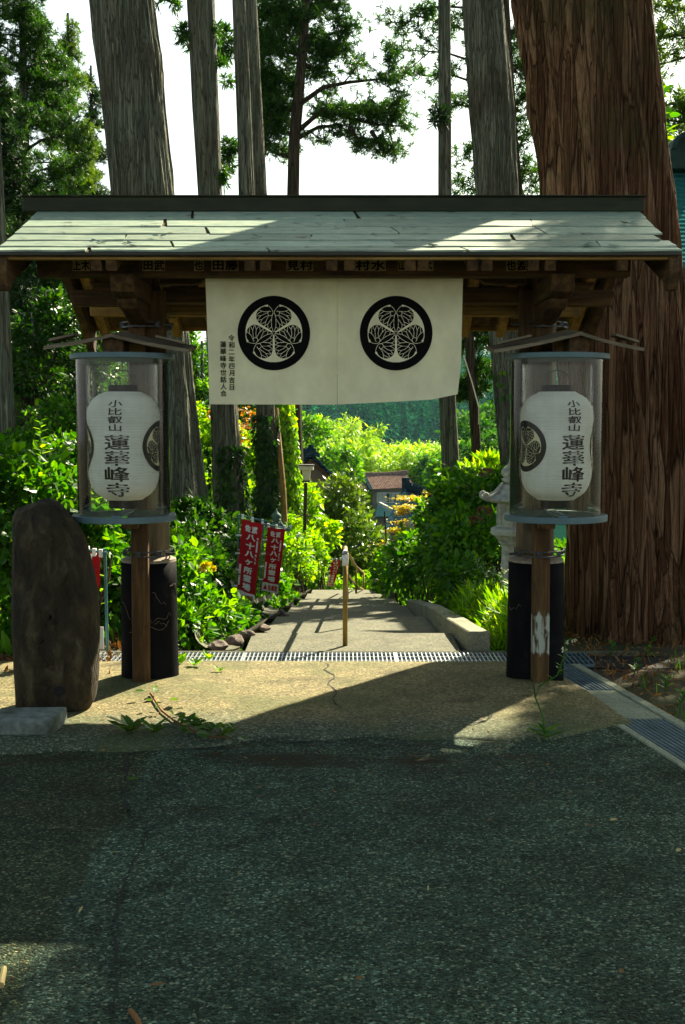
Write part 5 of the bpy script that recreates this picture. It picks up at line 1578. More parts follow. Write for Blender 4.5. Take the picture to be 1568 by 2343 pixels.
T3, A3 = gcedar('split topped cedar trunk with a pale bark scar, ivy climbing its lower half', 20, [(532, 561, 0), (540, 574, 220), (546, 584, 445), (585, 630, 930), (586, 642, 1180)], 14, 'bark_grey', 120, 140, 20, .08, 14, 5)
cr = over_crown(T3, A3, 6, 44, 11, 1.8)
for (u, v, r, n) in ((512, 80, .14, 24), (520, 125, .15, 26), (530, 105, .1, 14), (518, 185, .08, 8), (525, 335, .14, 22), (518, 375, .12, 16), (530, 352, .1, 12)): cr.ball(P(u, v, 20.3), (r, r, r * .8), n)
cr.build(T3, 'needle_mid', .18, 'bark_dark')
T4, A4 = gcedar('cedar trunk close behind the split one, wrapped in sunlit ivy lower down', 21.5, [(560, 588, 0), (568, 600, 220), (577, 612, 445), (630, 660, 930), (640, 682, 1180)], 13, 'bark_grey', 110, 120, 18, .07, 15, 3)
cr = over_crown(T4, A4, 6, 45, 11, 1.8); cr.build(T4, 'needle_mid', .25, 'bark_dark')
T6, A6 = gcedar('straight speckled grey cedar pole showing above and below the gate', 17.5, [(1003, 1031, 0), (1003, 1034, 445), (1005, 1043, 916), (1012, 1054, 1096)], 13, 'bark_grey', 110, 140, 16, .035, 16, 0)
cr = over_crown(T6, A6, 4, 46, 10.5, 1.5)
for (u, v, r, n) in ((1012, 260, .1, 10), (1000, 268, .1, 8)): cr.ball(P(u, v, 17.3), (r, r, r), n)
cr.build(T6, 'needle_dark', .17, 'bark_dark')
T7, A7 = gcedar('stout grey cedar with a bulge on one side next to the huge cedar', 15, [(1058, 1152, 0), (1068, 1166, 150), (1074, 1176, 250), (1083, 1180, 350), (1090, 1186, 445), (1113, 1208, 700), (1127, 1220, 850), (1145, 1240, 1060)], 15, 'bark_grey', 280, 200, 28, .065, 17, 2)
cr = over_crown(T7, A7, 12, 47, 11.5, 2.0); cr.build(T7, 'needle_dark', .3, 'bark_dark')
T9, A9 = gcedar('thin leaning cedar with a low leafy crown between the grey pole and the stout cedar', 19, [(1046, 1066, 500), (1069, 1092, 860), (1082, 1104, 1070)], 4.6, 'bark_dark', 60, 80, 14, .06, 18, 0)
cr = Crown(48)
for (u, v, r, n) in ((1080, 735, .30, 120), (1095, 770, .25, 90), (1072, 800, .16, 30), (1100, 845, .22, 70), (1070, 880, .18, 50), (1092, 890, .2, 50), (1062, 905, .1, 24), (1105, 720, .3, 90), (1060, 690, .3, 90)): cr.ball(P(u, v, 19.2), (r, r, r * .7), n)
cr.build(T9, 'needle_mid', .15, 'bark_dark')
T11, A11 = gcedar('smooth pale trunk at the very edge of the woods beyond the standing stone', 13, [(-12, 17, 600), (0, 31, 900), (9, 42, 1060)], 9, 'bark_grey', 90, 90, 16, .03, 19, 0)
cr = over_crown(T11, A11, 8, 49, 6.6, 1.0); cr.build(T11, 'needle_mid', .12, 'bark_dark')
# dark conifer between the stout cedar and the huge one; ragged boughs reach out over the sky
T10, A10 = gcedar('dark ragged conifer whose boughs reach across the sky past the grey pole', 22, [(1143, 1165, 0), (1160, 1184, 300), (1172, 1197, 445), (1190, 1216, 800)], 12, 'bark_dark', 60, 90, 14, .06, 20, 0)
cr = Crown(50); g = cr.g
def pbranch(cr, pts, Y, r0, tufts, spread, sub=5, dy=0.6):
    n = len(pts); ps = [np.array(P(u, v, Y + dy * k / n)) for k, (u, v) in enumerate(pts)]
    cr.limb(ps, r0, tufts, spread, .15, sub)
for pts, tf in (([(1155, 130), (1100, 90), (1010, 60), (920, 35), (895, 60)], 120), ([(1155, 60), (1080, 20), (990, 15), (930, 20)], 110), ([(1158, 190), (1080, 150), (990, 120), (910, 115)], 120),
                ([(1160, 250), (1090, 200), (1000, 170), (950, 185)], 110), ([(1165, 310), (1090, 260), (1010, 235), (970, 255)], 90), ([(1168, 380), (1100, 345), (1050, 340)], 60), ([(1172, 430), (1110, 405), (1050, 390)], 80),
                ([(1172, 440), (1120, 440), (1050, 432)], 60), ([(1150, 100), (1185, 60), (1205, 20)], 80), ([(1155, 180), (1190, 150), (1215, 130)], 80), ([(1160, 260), (1190, 230), (1220, 215)], 70), ([(1166, 330), (1195, 310), (1230, 300)], 60), ([(1170, 400), (1200, 390), (1235, 395)], 70), ([(1150, 20), (1120, -30), (1060, -60)], 90)):
    pbranch(cr, [(u + 30 * (u < 1150), v) for u, v in pts], 22, .035, int(tf * 1.3), .10, 7)
for (u, v, r, n) in ((1180, 120, .3, 60), (1195, 250, .28, 50), (1205, 420, .3, 70), (1055, 430, .25, 46), (1050, 360, .22, 30), (1020, 60, .3, 40)): cr.ball(P(u, v, 22.4), (r, r, r), n)
cr.build(T10, 'needle_mid', .135, 'bark_dark')
# the pine with long level boughs
T5, A5 = gcedar('pine with long level boughs and dense dark crown against the white sky', 24, [(700, 714, -120), (690, 708, 40), (668, 694, 240), (660, 686, 330), (657, 685, 445), (659, 690, 930), (664, 696, 1080)], 11.5, 'bark_dark', 70, 100, 14, .05, 22, 2)
cr = Crown(51)
for pts, tf, sp in (([(684, 240), (740, 200), (800, 188), (860, 182), (905, 178)], 170, .12), ([(682, 300), (740, 250), (800, 270), (860, 285), (932, 290)], 280, .17), ([(760, 258), (830, 250), (900, 262)], 150, .16), ([(675, 320), (730, 290), (800, 285)], 60, .1), ([(668, 360), (630, 350), (600, 335)], 90, .14), ([(690, 110), (735, 85), (780, 70), (800, 85)], 110, .13), ([(695, 40), (740, 10), (790, -20)], 140, .18), ([(700, 90), (740, 120), (775, 118)], 110, .17),
                    ([(690, 130), (650, 110), (600, 90)], 150, .2), ([(686, 200), (640, 180), (595, 170)], 170, .2), ([(684, 260), (640, 240), (595, 240)], 150, .18), ([(695, 50), (650, 20), (595, 10)], 150, .2), ([(680, 310), (640, 300), (600, 290)], 90, .15), ([(700, -20), (650, -50), (600, -60)], 120, .2), ([(700, 150), (730, 160), (745, 165)], 60, .14), ([(850, 300), (870, 330), (880, 345)], 60, .1), ([(800, 290), (820, 320), (830, 335)], 50, .1)):
    pbranch(cr, pts, 24, .05, int(tf * 1.7), sp * .85, 7)
for (u, v, r, n) in ((640, 60, .5, 170), (630, 150, .5, 170), (650, 220, .4, 120), (625, 265, .35, 80), (700, 60, .4, 110), (670, 10, .4, 90), (720, 110, .3, 60), (605, 40, .3, 70), (600, 200, .25, 60)): cr.ball(P(u, v, 24.3), (r, r, r), int(n * 1.5))
cr.build(T5, 'needle_mid', .15, 'bark_dark')
# cedars of the wood beyond the standing stone
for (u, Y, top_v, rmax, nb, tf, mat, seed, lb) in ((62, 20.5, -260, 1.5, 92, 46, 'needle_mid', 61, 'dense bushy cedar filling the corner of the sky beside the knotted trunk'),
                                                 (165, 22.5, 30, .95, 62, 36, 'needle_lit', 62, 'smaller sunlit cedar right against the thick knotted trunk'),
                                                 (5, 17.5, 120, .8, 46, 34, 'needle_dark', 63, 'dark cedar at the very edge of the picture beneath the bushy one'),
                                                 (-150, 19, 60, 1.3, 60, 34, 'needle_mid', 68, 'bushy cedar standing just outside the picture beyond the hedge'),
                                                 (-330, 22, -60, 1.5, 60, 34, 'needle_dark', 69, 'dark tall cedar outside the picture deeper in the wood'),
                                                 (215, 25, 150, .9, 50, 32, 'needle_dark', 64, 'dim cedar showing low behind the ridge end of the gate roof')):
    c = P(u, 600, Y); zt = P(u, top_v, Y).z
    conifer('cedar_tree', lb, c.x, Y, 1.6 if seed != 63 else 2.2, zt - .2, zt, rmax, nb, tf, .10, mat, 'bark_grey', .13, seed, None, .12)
# conifer beyond the huge cedar, at the edge of the picture
t = thing('cedar_tree', 'leafy conifer peeping out beyond the huge cedar above the teal roof', 'tree', (6.0, 21, 0)); bark_trunk('trunk', [(6.2, 21, -.1, .16), (6.2, 21, 9, .05)], 'bark_dark', t, 24, 30, 10, .05, .2, .5, 5, 65)
cr = Crown(66)
for pts, tf in (([(1620, 40), (1560, 20), (1500, 10)], 90), ([(1625, 110), (1560, 80), (1498, 90)], 100), ([(1625, 180), (1570, 130), (1505, 150)], 70), ([(1620, 260), (1570, 235), (1515, 240)], 90), ([(1620, 320), (1570, 280), (1520, 275)], 90), ([(1620, 0), (1560, -30), (1500, -40)], 80)): pbranch(cr, pts, 21, .04, tf, .16)
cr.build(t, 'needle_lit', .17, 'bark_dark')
# broad evergreen outside the picture that shades the yard
t = thing('evergreen_tree', 'broad evergreen beyond the edge of the yard that shades the asphalt', 'tree', (5.2, 11.2, 0))
bark_trunk('trunk', [(5.3, 11.2, -.1, .25), (5.25, 11.2, 4, .2), (5.2, 11.2, 9.5, .05)], 'bark_dark', t, 40, 40, 14, .05, .2, .5, 5, 67)
cr = Crown(68); SHB = [((5.75, 11.5, 6.9), (1.5, 1.6, 1.9), 1500), ((6.7, 12.8, 6.0), (1.6, 1.5, 1.5), 900), ((4.9, 10.4, 6.6), (.9, .9, 1.0), 420)]
for c_, r_, n_ in SHB: cr.ball(c_, r_, n_)
cr.build(t, 'needle_dark', .34, 'bark_dark')

# ---- the far hillside wood
def hill_wood():
    g = np.random.default_rng(71)
    C, D, L, W = [], [], [], []
    n = 2600
    ys = 440 + 470 * g.uniform(0, 1, n) ** .9; xs = (g.uniform(-.52, .46, n)) * ys
    zs = terrain(xs, ys)
    for x, y, z in zip(xs, ys, zs):
        H = g.uniform(15, 26); r = H * g.uniform(.15, .22); m = 130
        f = g.uniform(0, 1, m) ** .7; a = g.uniform(0, 2 * math.pi, m)
        rr = r * (1 - f) ** .9 * g.uniform(.55, 1, m)
        C.append(np.stack([x + rr * np.cos(a) * .4, y + rr * np.sin(a) * .4, z + H * (.15 + .85 * f)], 1))
        D.append(np.stack([np.cos(a), np.sin(a), -g.uniform(.2, .9, m)], 1)); L.append(H * .15 * g.uniform(.6, 1.2, m) * (1.1 - .75 * f))
    C, D, L = np.concatenate(C), np.concatenate(D), np.concatenate(L)
    o = leaves('conifer_forest', 'hill_needle', C, D, rand_dirs(len(C), g) * .5 + np.array([0, 0, .8]), L, L * .6, None, (DIA_T, DIA_C, DIA_I))
    setp(o, 'blue green conifer forest covering the far hillside', 'forest', None, 'stuff')
    # lighter broadleaf wood lower down
    B = []
    for k in range(120):
        y = g.uniform(148, 190); x = g.uniform(-.33, .34) * y
        z = tz(x, y); r = g.uniform(2, 3.6); B.append((x, y, z + r * g.uniform(.9, 1.6), r, r, r * .9))
    C, O = clump_points(B, 90000, g, 16, .8, .3, .6)
    m = len(C); LL = .5 * g.uniform(.6, 1.3, m)
    o = leaves('broadleaf_forest', 'hill_broad', C, unit(O + g.normal(0, .6, (m, 3))), O * .6 + np.array([0, 0, .4]) + g.normal(0, .4, (m, 3)), LL, LL * .8, None, (DIA_T, DIA_C, DIA_I))
    setp(o, 'lighter broadleaf wood at the foot of the far hillside', 'forest', None, 'stuff')
hill_wood()

# ---- bamboo clumps behind the red roofed house
def bamboo_proto(seed, n=6400):
    g = np.random.default_rng(seed)
    root = thing('bamboo', 'yellow green bamboo plume arching behind the tiled roofs', 'bamboo', (0, 0, 0), 'bamboo plumes of the grove behind the houses')
    mb, C, D = MB(), [], []
    for k in range(16):
        a = g.uniform(0, 6.28); r0 = g.uniform(0, 1.3); H = g.uniform(8.5, 11.5); lean = g.uniform(1.2, 3.2)
        pts = []
        for q in range(9):
            f = q / 8; pts.append(np.array([r0 * math.cos(a) + lean * math.cos(a) * f ** 2.4, r0 * math.sin(a) + lean * math.sin(a) * f ** 2.4, H * (f - .16 * f ** 4)]))
        mb.tube([tuple(p) for p in pts], list(np.linspace(.06, .015, 9)), 5)
        for q in range(n // 16):
            t = g.uniform(.35, 1.0); p = along(pts, t); d = unit(np.array([math.cos(a), math.sin(a), 0]) * .6 + g.normal(0, .7, 3) + np.array([0, 0, -.15]))
            s = (1.25 - t) * 1.9
            C.append(p + d * s * g.uniform(.05, 1)); D.append(unit(d + np.array([0, 0, -.5])))
    mb.build('culm', 'leaf_bright', root)
    C, D = np.array(C), np.array(D); L = .52 * g.uniform(.6, 1.3, len(C))
    leaves('foliage', 'bamboo', C, D, rand_dirs(len(C), g) * .5 + np.array([0, 0, .7]), L, L * .26, root, (DIA_T, DIA_C, DIA_I))
    return root
def copy_tree(o):
    r = o.copy(); COL.objects.link(r)
    for c in o.children:
        d = c.copy(); COL.objects.link(d); d.parent = r
    return r
protos = [bamboo_proto(81), bamboo_proto(82), bamboo_proto(83)]
g = np.random.default_rng(84); used = set()
for k, (u, v, Y) in enumerate(((705, 955, 128), (730, 945, 132), (760, 958, 128), (785, 972, 126), (690, 985, 122), (720, 1000, 120), (752, 1008, 118), (805, 985, 130), (830, 1018, 128), (795, 1012, 120), (855, 1030, 130), (880, 1026, 132), (905, 1016, 130), (930, 1010, 132), (950, 1020, 128), (975, 1014, 130), (1000, 1005, 134), (985, 1018, 124), (925, 1020, 124), (870, 1022, 122), (1070, 1000, 132), (1100, 1010, 130), (668, 965, 130), (640, 980, 128))):
    p = P(u, v, Y); pr = protos[k % 3]
    o = pr if k < 3 else copy_tree(pr)
    s = 1.0 * g.uniform(.85, 1.1)
    o.location = (p.x, Y, p.z - 9.6 * s); o.rotation_euler = (0, 0, g.uniform(0, 6.28)); o.scale = (s * 1.05, s * 1.05, s)

# ================================================================== SHRUBS AND PLANTS
def blob(u, v, Y, rx, rz, ry=None):
    c = P(u, v, Y); return (c.x, Y, c.z, rx, ry or rx, rz)
# hedge beyond the standing stone and the woods' edge
shrub('shrub', 'bright leafy shrub rising behind the dark standing stone', 'shrub', [blob(70, 1180, 8.7, .55, .42), blob(-40, 1150, 8.7, .5, .5), blob(160, 1260, 8.9, .38, .42), blob(60, 1360, 8.9, .5, .45)], 7000, .08, 'leaf_mid', group=None, seed=101, shell=.5)
shrub('shrub', 'sunlit shrub seen through the acrylic lantern case by the standing stone', 'shrub', [blob(225, 1100, 9.8, .38, .40), blob(180, 1080, 10, .35, .3), blob(280, 1240, 9.8, .4, .45), blob(230, 1380, 9.6, .4, .4)], 6000, .072, 'leaf_mid', seed=102, shell=.45)
def sprig(label, pts, Y, n, L, mat, cat='plant', name='leafy_shoot', W=.5):
    ps = [np.array(P(u, v, Y)) for u, v in pts]
    t = thing(name, label, cat, tuple(ps[0])); g = np.random.default_rng(n)
    m = MB(); m.tube([tuple(p) for p in ps], list(np.linspace(.006, .002, len(ps))), 5); m.build('stem', 'leaf_mid', t)
    C, D = [], []
    for k in range(n):
        f = (k + 1) / n; p = along(ps, f * .999); a = k * 2.4
        C.append(p); D.append(np.array([math.cos(a), math.sin(a) * .6, .35]))
    LL = L * np.linspace(1.1, .6, n)
    leaves('leaf_spray', mat, np.array(C), np.array(D), np.array(D) * -.3 + np.array([0, 0, 1]), LL, LL * W, t)
    return t
sprig('tall bright shoot with paired leaves standing above the hedge', [(97, 1120), (96, 1050), (93, 1000), (94, 962)], 8.6, 22, .085, 'leaf_bright', W=.6)
sprig('reddish stemmed sapling bending past the standing stone toward the lantern', [(216, 1400), (240, 1340), (262, 1260), (258, 1150), (270, 1060)], 8.4, 16, .08, 'leaf_bright')
m = MB(); a = [P(216, 1420, 8.3), P(232, 1370, 8.3), P(250, 1320, 8.3), P(256, 1268, 8.3)]; m.tube(a, [.012, .011, .009, .005], 6); m.tube([a[1], P(222, 1330, 8.3), P(215, 1290, 8.3)], [.006, .005, .003], 5)
setp(m.build('branch', 'bark_dark', loc=a[0]), 'bare dark forked branch between the standing stone and the cracked pillar', 'branch')
# hydrangeas by the drain
t = shrub('hydrangea_bush', 'sunlit hydrangea bush by the drain with one dried yellow flower head', 'bush', [(-1.22, 9.3, .14, .26, .4, .46), (-.98, 9.2, .0, .22, .35, .34), (-1.42, 9.9, .2, .32, .5, .5), (-.9, 9.9, -.12, .2, .4, .3), (-1.15, 8.75, .0, .25, .3, .3)], 5200, .07, 'leaf_mid', seed=103, shell=.45, up=.6)
c = P(476, 1300, 8.85); C, O = clump_points([(c.x, c.y, c.z, .045, .045, .035)], 160, np.random.default_rng(3), 20)
leaves('flower_head', 'leaf_yellow', C, O, O + rand_dirs(len(C)), .022, .02, t)
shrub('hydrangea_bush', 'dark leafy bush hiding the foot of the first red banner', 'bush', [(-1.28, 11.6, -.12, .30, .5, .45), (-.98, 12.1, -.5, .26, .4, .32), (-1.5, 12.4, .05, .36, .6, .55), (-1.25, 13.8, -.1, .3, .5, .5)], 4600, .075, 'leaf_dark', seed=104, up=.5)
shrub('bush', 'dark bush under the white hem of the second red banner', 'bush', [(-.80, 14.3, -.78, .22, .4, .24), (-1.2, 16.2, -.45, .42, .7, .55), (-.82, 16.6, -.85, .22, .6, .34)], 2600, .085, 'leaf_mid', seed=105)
shrub('bush', 'bush of small bright leaves between the banners and the lamp post', 'bush', [blob(668, 1290, 19, .34, .42, .6), blob(645, 1230, 20, .4, .45), blob(700, 1280, 21, .36, .5)], 3600, .085, 'leaf_bright', seed=106)
# mass on the garden side
t = shrub('hydrangea_bush', 'large dark hydrangea thicket above the kerb with dried flower heads', 'bush', [blob(1000, 1240, 14.6, .24, .36), blob(985, 1290, 14.8, .20, .26), (1.36, 13.2, .05, .44, .8, .58), (1.22, 12.4, -.15, .28, .5, .36), blob(1085, 1150, 13.6, .32, .30), blob(1140, 1130, 13.2, .26, .24), blob(1030, 1160, 14.6, .32, .32), blob(1045, 1110, 15.4, .26, .26), blob(1000, 1190, 15.6, .28, .3)], 9000, .085, 'leaf_mid', seed=107, shell=.4, up=.5, tight=.3, k=26)
for u, v in ((1112, 1082), (1108, 1170), (1090, 1190)):
    c = P(u, v, 12.6); C, O = clump_points([(c.x, c.y, c.z, .06, .06, .045)], 140, np.random.default_rng(u), 20)
    leaves('flower_head', 'flower_brown', C, O, O + rand_dirs(len(C)), .024, .02, t)
shrub('bush', 'green bush sloping down toward the path beyond the thicket', 'bush', [(.98, 16.2, -.42, .40, .9, .6), (.86, 18.0, -.8, .34, .9, .55), (.8, 20, -1.1, .34, .9, .6)], 5200, .095, 'leaf_mid', seed=108, shell=.5)
shrub('bush', 'pale green fern leaved shrub beside the thin leaning cedar', 'bush', [blob(1122, 1066, 17, .2, .12), blob(1085, 1092, 16.5, .2, .14)], 700, .14, 'leaf_bright', seed=109, W=.3)
# the centre bushes beyond the path end
shrub('camellia_bush', 'big glossy leaved bush in front of the tiled houses', 'bush', [(-.12, 26.5, -1.15, .78, .9, 1.5), (.32, 25.6, -1.65, .66, .8, 1.2), (.55, 25, -2.2, .52, .7, 1.1), (-.5, 26, -1.3, .6, .7, 1.1)], 13500, .105, 'leaf_gloss', seed=110, shell=.6, up=.5, tight=.22)
shrub('bush', 'yellow green bush at the end of the path behind the small tilted banner', 'bush', [(-.55, 23.6, -1.9, .42, .5, .72), (-.15, 23.3, -2.1, .5, .5, .6), (.3, 23.6, -2.1, .5, .5, .62), (.62, 23.4, -1.95, .36, .5, .62)], 5600, .10, 'leaf_bright', seed=111, up=.45)
shrub('bush', 'leafy bush around the lamp post foot', 'bush', [blob(690, 1180, 23, .4, .5), blob(735, 1230, 22.6, .36, .4), blob(690, 1130, 24, .3, .3)], 3200, .095, 'leaf_bright', seed=112)
# yellow blossom tree
t = thing('yellow_tree', 'small tree with flat layers of bright yellow blossom before the dark roof', 'tree', tuple(P(950, 1260, 21)))
g = np.random.default_rng(9); C, m = [], MB()
m.tube([P(955, 1270, 21), P(950, 1210, 21), P(945, 1160, 21)], [.03, .02, .01], 6)
for (u, v, ru) in ((935, 1140, 26), (965, 1162, 34), (930, 1160, 22), (985, 1150, 16), (925, 1195, 22), (948, 1200, 20), (918, 1172, 12), (985, 1125, 12), (905, 1215, 18), (940, 1225, 22), (895, 1245, 24), (930, 1250, 24), (1006, 1120, 14)):
    c = P(u, v, 21 + g.uniform(-.3, .3)); r = ru * 1.25 / F * 21; n = int(ru * 14)
    q = g.normal(0, .5, (n, 3)) * np.array([r, r, .035]); C.append(np.array(c) + q); m.tube([P(948, 1215, 21), c], [.008, .004], 4)
C = np.concatenate(C); n = len(C); L = .05 * g.uniform(.6, 1.3, n)
m.build('limb', 'bark_dark', t); leaves('blossom', 'leaf_yellow', C, unit(g.normal(0, 1, (n, 3)) * np.array([1, 1, .35])), np.array([0, 0, 1]) + g.normal(0, .3, (n, 3)), L, L * .8, t)
# orange maple behind the trunks
t = thing('maple_tree', 'maple with turning orange leaves seen between the ivy clad trunks', 'tree', tuple(P(530, 1180, 25)))
g = np.random.default_rng(10); C, m = [], MB(); m.tube([P(560, 1180, 25), P(560, 1080, 25), P(600, 990, 25), P(640, 950, 25)], [.06, .05, .03, .015], 6); m.tube([P(560, 1080, 25), P(500, 1000, 25), P(470, 960, 25)], [.04, .02, .01], 6)
for _ in range(30):
    u, v = g.uniform(450, 590), g.uniform(935, 1060); c = P(u, v, 25 + g.uniform(-.6, .6)); n = 46
    C.append(np.array(c) + g.normal(0, 1, (n, 3)) * np.array([.13, .13, .035]))
C = np.concatenate(C); n = len(C); L = .07 * g.uniform(.6, 1.3, n)
m.build('limb', 'bark_dark', t); o = leaves('crown', 'leaf_orange', C, unit(g.normal(0, 1, (n, 3)) * np.array([1, 1, .35])), np.array([0, 0, 1]) + g.normal(0, .35, (n, 3)), L, L * .8, t)
# broadleaf trees and shrubs between and behind the trunks
def leafy_tree(label, x, y, blobs, n, L, mat, seed, trunk_r=.07, name='leafy_tree', **kw):
    g0 = tz(x, y); t = thing(name, label, 'tree', (x, y, g0)); g = np.random.default_rng(seed)
    top = max(b[2] for b in blobs)
    m = bark_trunk('trunk', [(x, y, g0 - .1, trunk_r), (x + .05, y, (g0 + top) / 2, trunk_r * .7), (x, y, top, trunk_r * .3)], kw.get('bark', 'bark_grey'), t, 24, 24, 9, .05, .2, .4, 4, seed)
    mb = MB()
    for b in blobs:
        for _ in range(4):
            e = np.array(b[:3]) + rand_dirs(1, g)[0] * np.array(b[3:]) * .75; s = np.array([x, y, g0 + (b[2] - g0) * g.uniform(.5, .85)])
            mb.tube([tuple(s), tuple((s + e) / 2 + np.array([0, 0, .08])), tuple(e)], [trunk_r * .4, trunk_r * .25, .006], 5)
    mb.build('limb', 'bark_dark', t)
    C, O = clump_points(blobs, n, g, None, .55, kw.get('tight', .2), kw.get('shell', .5)); q = len(C)
    ll = L * g.uniform(.6, 1.3, q)
    leaves('crown', mat, C, unit(O * .7 + g.normal(0, .6, (q, 3)) + np.array([0, 0, -.3])), np.array([0, 0, .8]) + g.normal(0, .5, (q, 3)), ll, ll * kw.get('W', .55), t)
    return t
FO = [(40, 720, 15.5, .7, .5), (150, 790, 16, .75, .45), (60, 900, 15, .7, .4), (190, 930, 15.5, .55, .35), (110, 1000, 14.5, .7, .3)]
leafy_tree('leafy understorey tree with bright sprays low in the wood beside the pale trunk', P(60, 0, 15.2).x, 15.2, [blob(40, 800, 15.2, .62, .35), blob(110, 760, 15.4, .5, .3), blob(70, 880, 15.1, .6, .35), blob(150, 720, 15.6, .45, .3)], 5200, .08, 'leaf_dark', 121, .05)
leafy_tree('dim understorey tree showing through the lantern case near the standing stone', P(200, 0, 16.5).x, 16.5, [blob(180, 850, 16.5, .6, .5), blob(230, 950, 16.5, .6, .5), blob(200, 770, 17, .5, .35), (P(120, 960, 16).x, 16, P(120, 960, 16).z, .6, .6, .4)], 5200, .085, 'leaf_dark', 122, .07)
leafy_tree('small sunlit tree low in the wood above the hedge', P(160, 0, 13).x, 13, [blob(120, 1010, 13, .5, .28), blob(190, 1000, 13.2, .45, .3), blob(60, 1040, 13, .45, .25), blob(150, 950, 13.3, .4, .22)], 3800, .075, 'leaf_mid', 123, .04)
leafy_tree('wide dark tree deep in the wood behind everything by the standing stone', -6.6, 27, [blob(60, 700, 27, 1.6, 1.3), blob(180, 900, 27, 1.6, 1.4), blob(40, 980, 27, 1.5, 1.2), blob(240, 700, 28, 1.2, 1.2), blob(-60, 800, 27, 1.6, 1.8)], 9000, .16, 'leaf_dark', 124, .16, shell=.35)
leafy_tree('pale green tree standing against the sky between the knotted trunk and the curtain', P(455, 0, 38).x, 38, [blob(432, 850, 38, .55, 1.35), blob(425, 780, 38, .28, .6), blob(470, 920, 38, .9, .8), blob(380, 930, 38, .9, 1.2)], 6500, .15, 'leaf_mid', 125, .12, shell=.45)
leafy_tree('tall broadleaf tree hidden mostly by the curtain and the ivy clad trunks', P(560, 0, 40).x, 40, [blob(520, 860, 40, 1.3, 1.3), blob(620, 930, 40, 1.1, .8), blob(600, 840, 40, 1.3, 1.2)], 6000, .16, 'leaf_mid', 126, .14)
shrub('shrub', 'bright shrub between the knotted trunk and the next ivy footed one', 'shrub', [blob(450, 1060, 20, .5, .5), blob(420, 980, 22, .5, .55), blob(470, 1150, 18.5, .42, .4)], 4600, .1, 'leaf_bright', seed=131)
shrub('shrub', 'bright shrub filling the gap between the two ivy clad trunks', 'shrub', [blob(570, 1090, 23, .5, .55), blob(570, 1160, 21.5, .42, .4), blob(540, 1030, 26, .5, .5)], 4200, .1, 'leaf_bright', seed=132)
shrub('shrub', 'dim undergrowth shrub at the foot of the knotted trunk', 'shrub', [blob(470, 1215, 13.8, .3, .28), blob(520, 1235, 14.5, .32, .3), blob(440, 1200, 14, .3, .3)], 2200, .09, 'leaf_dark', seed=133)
shrub('shrub', 'leafy shrub under the bamboo beside the dark gable roof', 'shrub', [blob(700, 1000, 70, 1.6, 1.2), blob(785, 1060, 70, 1.1, 1.0), blob(640, 1060, 66, 1.2, 1.2)], 5200, .2, 'leaf_mid', seed=134)
shrub('shrub', 'round leafy treetops between the bamboo and the red brown roof', 'shrub', [blob(795, 1085, 104, 1.3, 1.2), blob(985, 1075, 119, 1.6, 1.6), blob(1005, 1095, 100, 1.2, 1.4), blob(765, 1070, 104, 1.6, 1.3)], 5200, .38, 'leaf_mid', seed=135, stems=0)
shrub('shrub', 'light green trees beyond the thin leaning cedar', 'shrub', [blob(1075, 1000, 90, 2, 2), blob(1125, 985, 95, 2.2, 2.2), blob(1130, 1050, 80, 1.8, 1.6), blob(1065, 1060, 80, 1.4, 1.4)], 5600, .3, 'hill_broad', seed=136, stems=0)
leafy_tree('unseen leafy tree added behind the huge cedar to shade the path', 3.9, 19.5, [(3.85, 18.6, 5.6, .85, 1.0, 1.2), (4.1, 20.6, 6.6, .9, 1.0, 1.0), (4.2, 17.2, 4.3, .7, .8, .8)], 2600, .2, 'leaf_mid', 127, .1)  # unseen tree, added so that its crown throws dappled shade on the path
# ivy on the trunks
def ivy(label, ax, z0, z1, n, a0, a1, L, mat, seed, thick=.03):
    g = np.random.default_rng(seed); A = np.array(ax)
    z = z0 + (z1 - z0) * g.uniform(0, 1, n) ** 1.5; a = g.uniform(a0, a1, n)
    # keep it in streaks
    keep = vnoise(a / 6.283, z * 1.3, 14, seed) + .25 * (z1 - z) / (z1 - z0) > .42
    z, a = z[keep], a[keep]; n = len(z)
    x, r, y = (np.interp(z, A[:, 2], A[:, k]) for k in (0, 3, 1))
    rr = r * 1.06 + thick * g.uniform(.2, 1.6, n)
    C = np.stack([x + rr * np.cos(a), y + rr * np.sin(a), z], 1); O = np.stack([np.cos(a), np.sin(a), np.zeros(n)], 1)
    D = unit(O * .35 + g.normal(0, .35, (n, 3)) + np.array([0, 0, -.9])); ll = L * g.uniform(.6, 1.3, n)
    setp(leaves('ivy', mat, C, D, O + g.normal(0, .3, (n, 3)), ll, ll * .8, None, None, (A[0][0], A[0][1], z0)), label, 'ivy')
ivy('dark ivy clothing the foot of the slender cedar', A2, -1.2, 1.2, 2600, -3.3, .3, .075, 'leaf_dark', 141)
ivy('dark ivy climbing the split topped cedar behind the banners', A3, -1.2, 1.6, 2600, -3.3, .2, .08, 'leaf_dark', 142)
ivy('sunlit ivy wrapping the trunk beside the leaning bark strip', A4, -1.2, 2.2, 3600, -3.2, .6, .085, 'leaf_bright', 143, .07)
ivy('sparse ivy low on the stout cedar', A7, .6, 2.2, 260, -3.2, -1.2, .06, 'leaf_mid', 144)
m = MB(); m.tube([P(632, 935, 20.2), P(640, 1040, 19.9), P(648, 1120, 19.8), P(655, 1260, 19.7)], [.045, .05, .05, .05], 8); setp(m.build('dead_trunk', 'palewood_z', loc=P(655, 1260, 19.7)), 'thin leaning strip of bare orange trunk between ivy clad cedars', 'dead trunk')
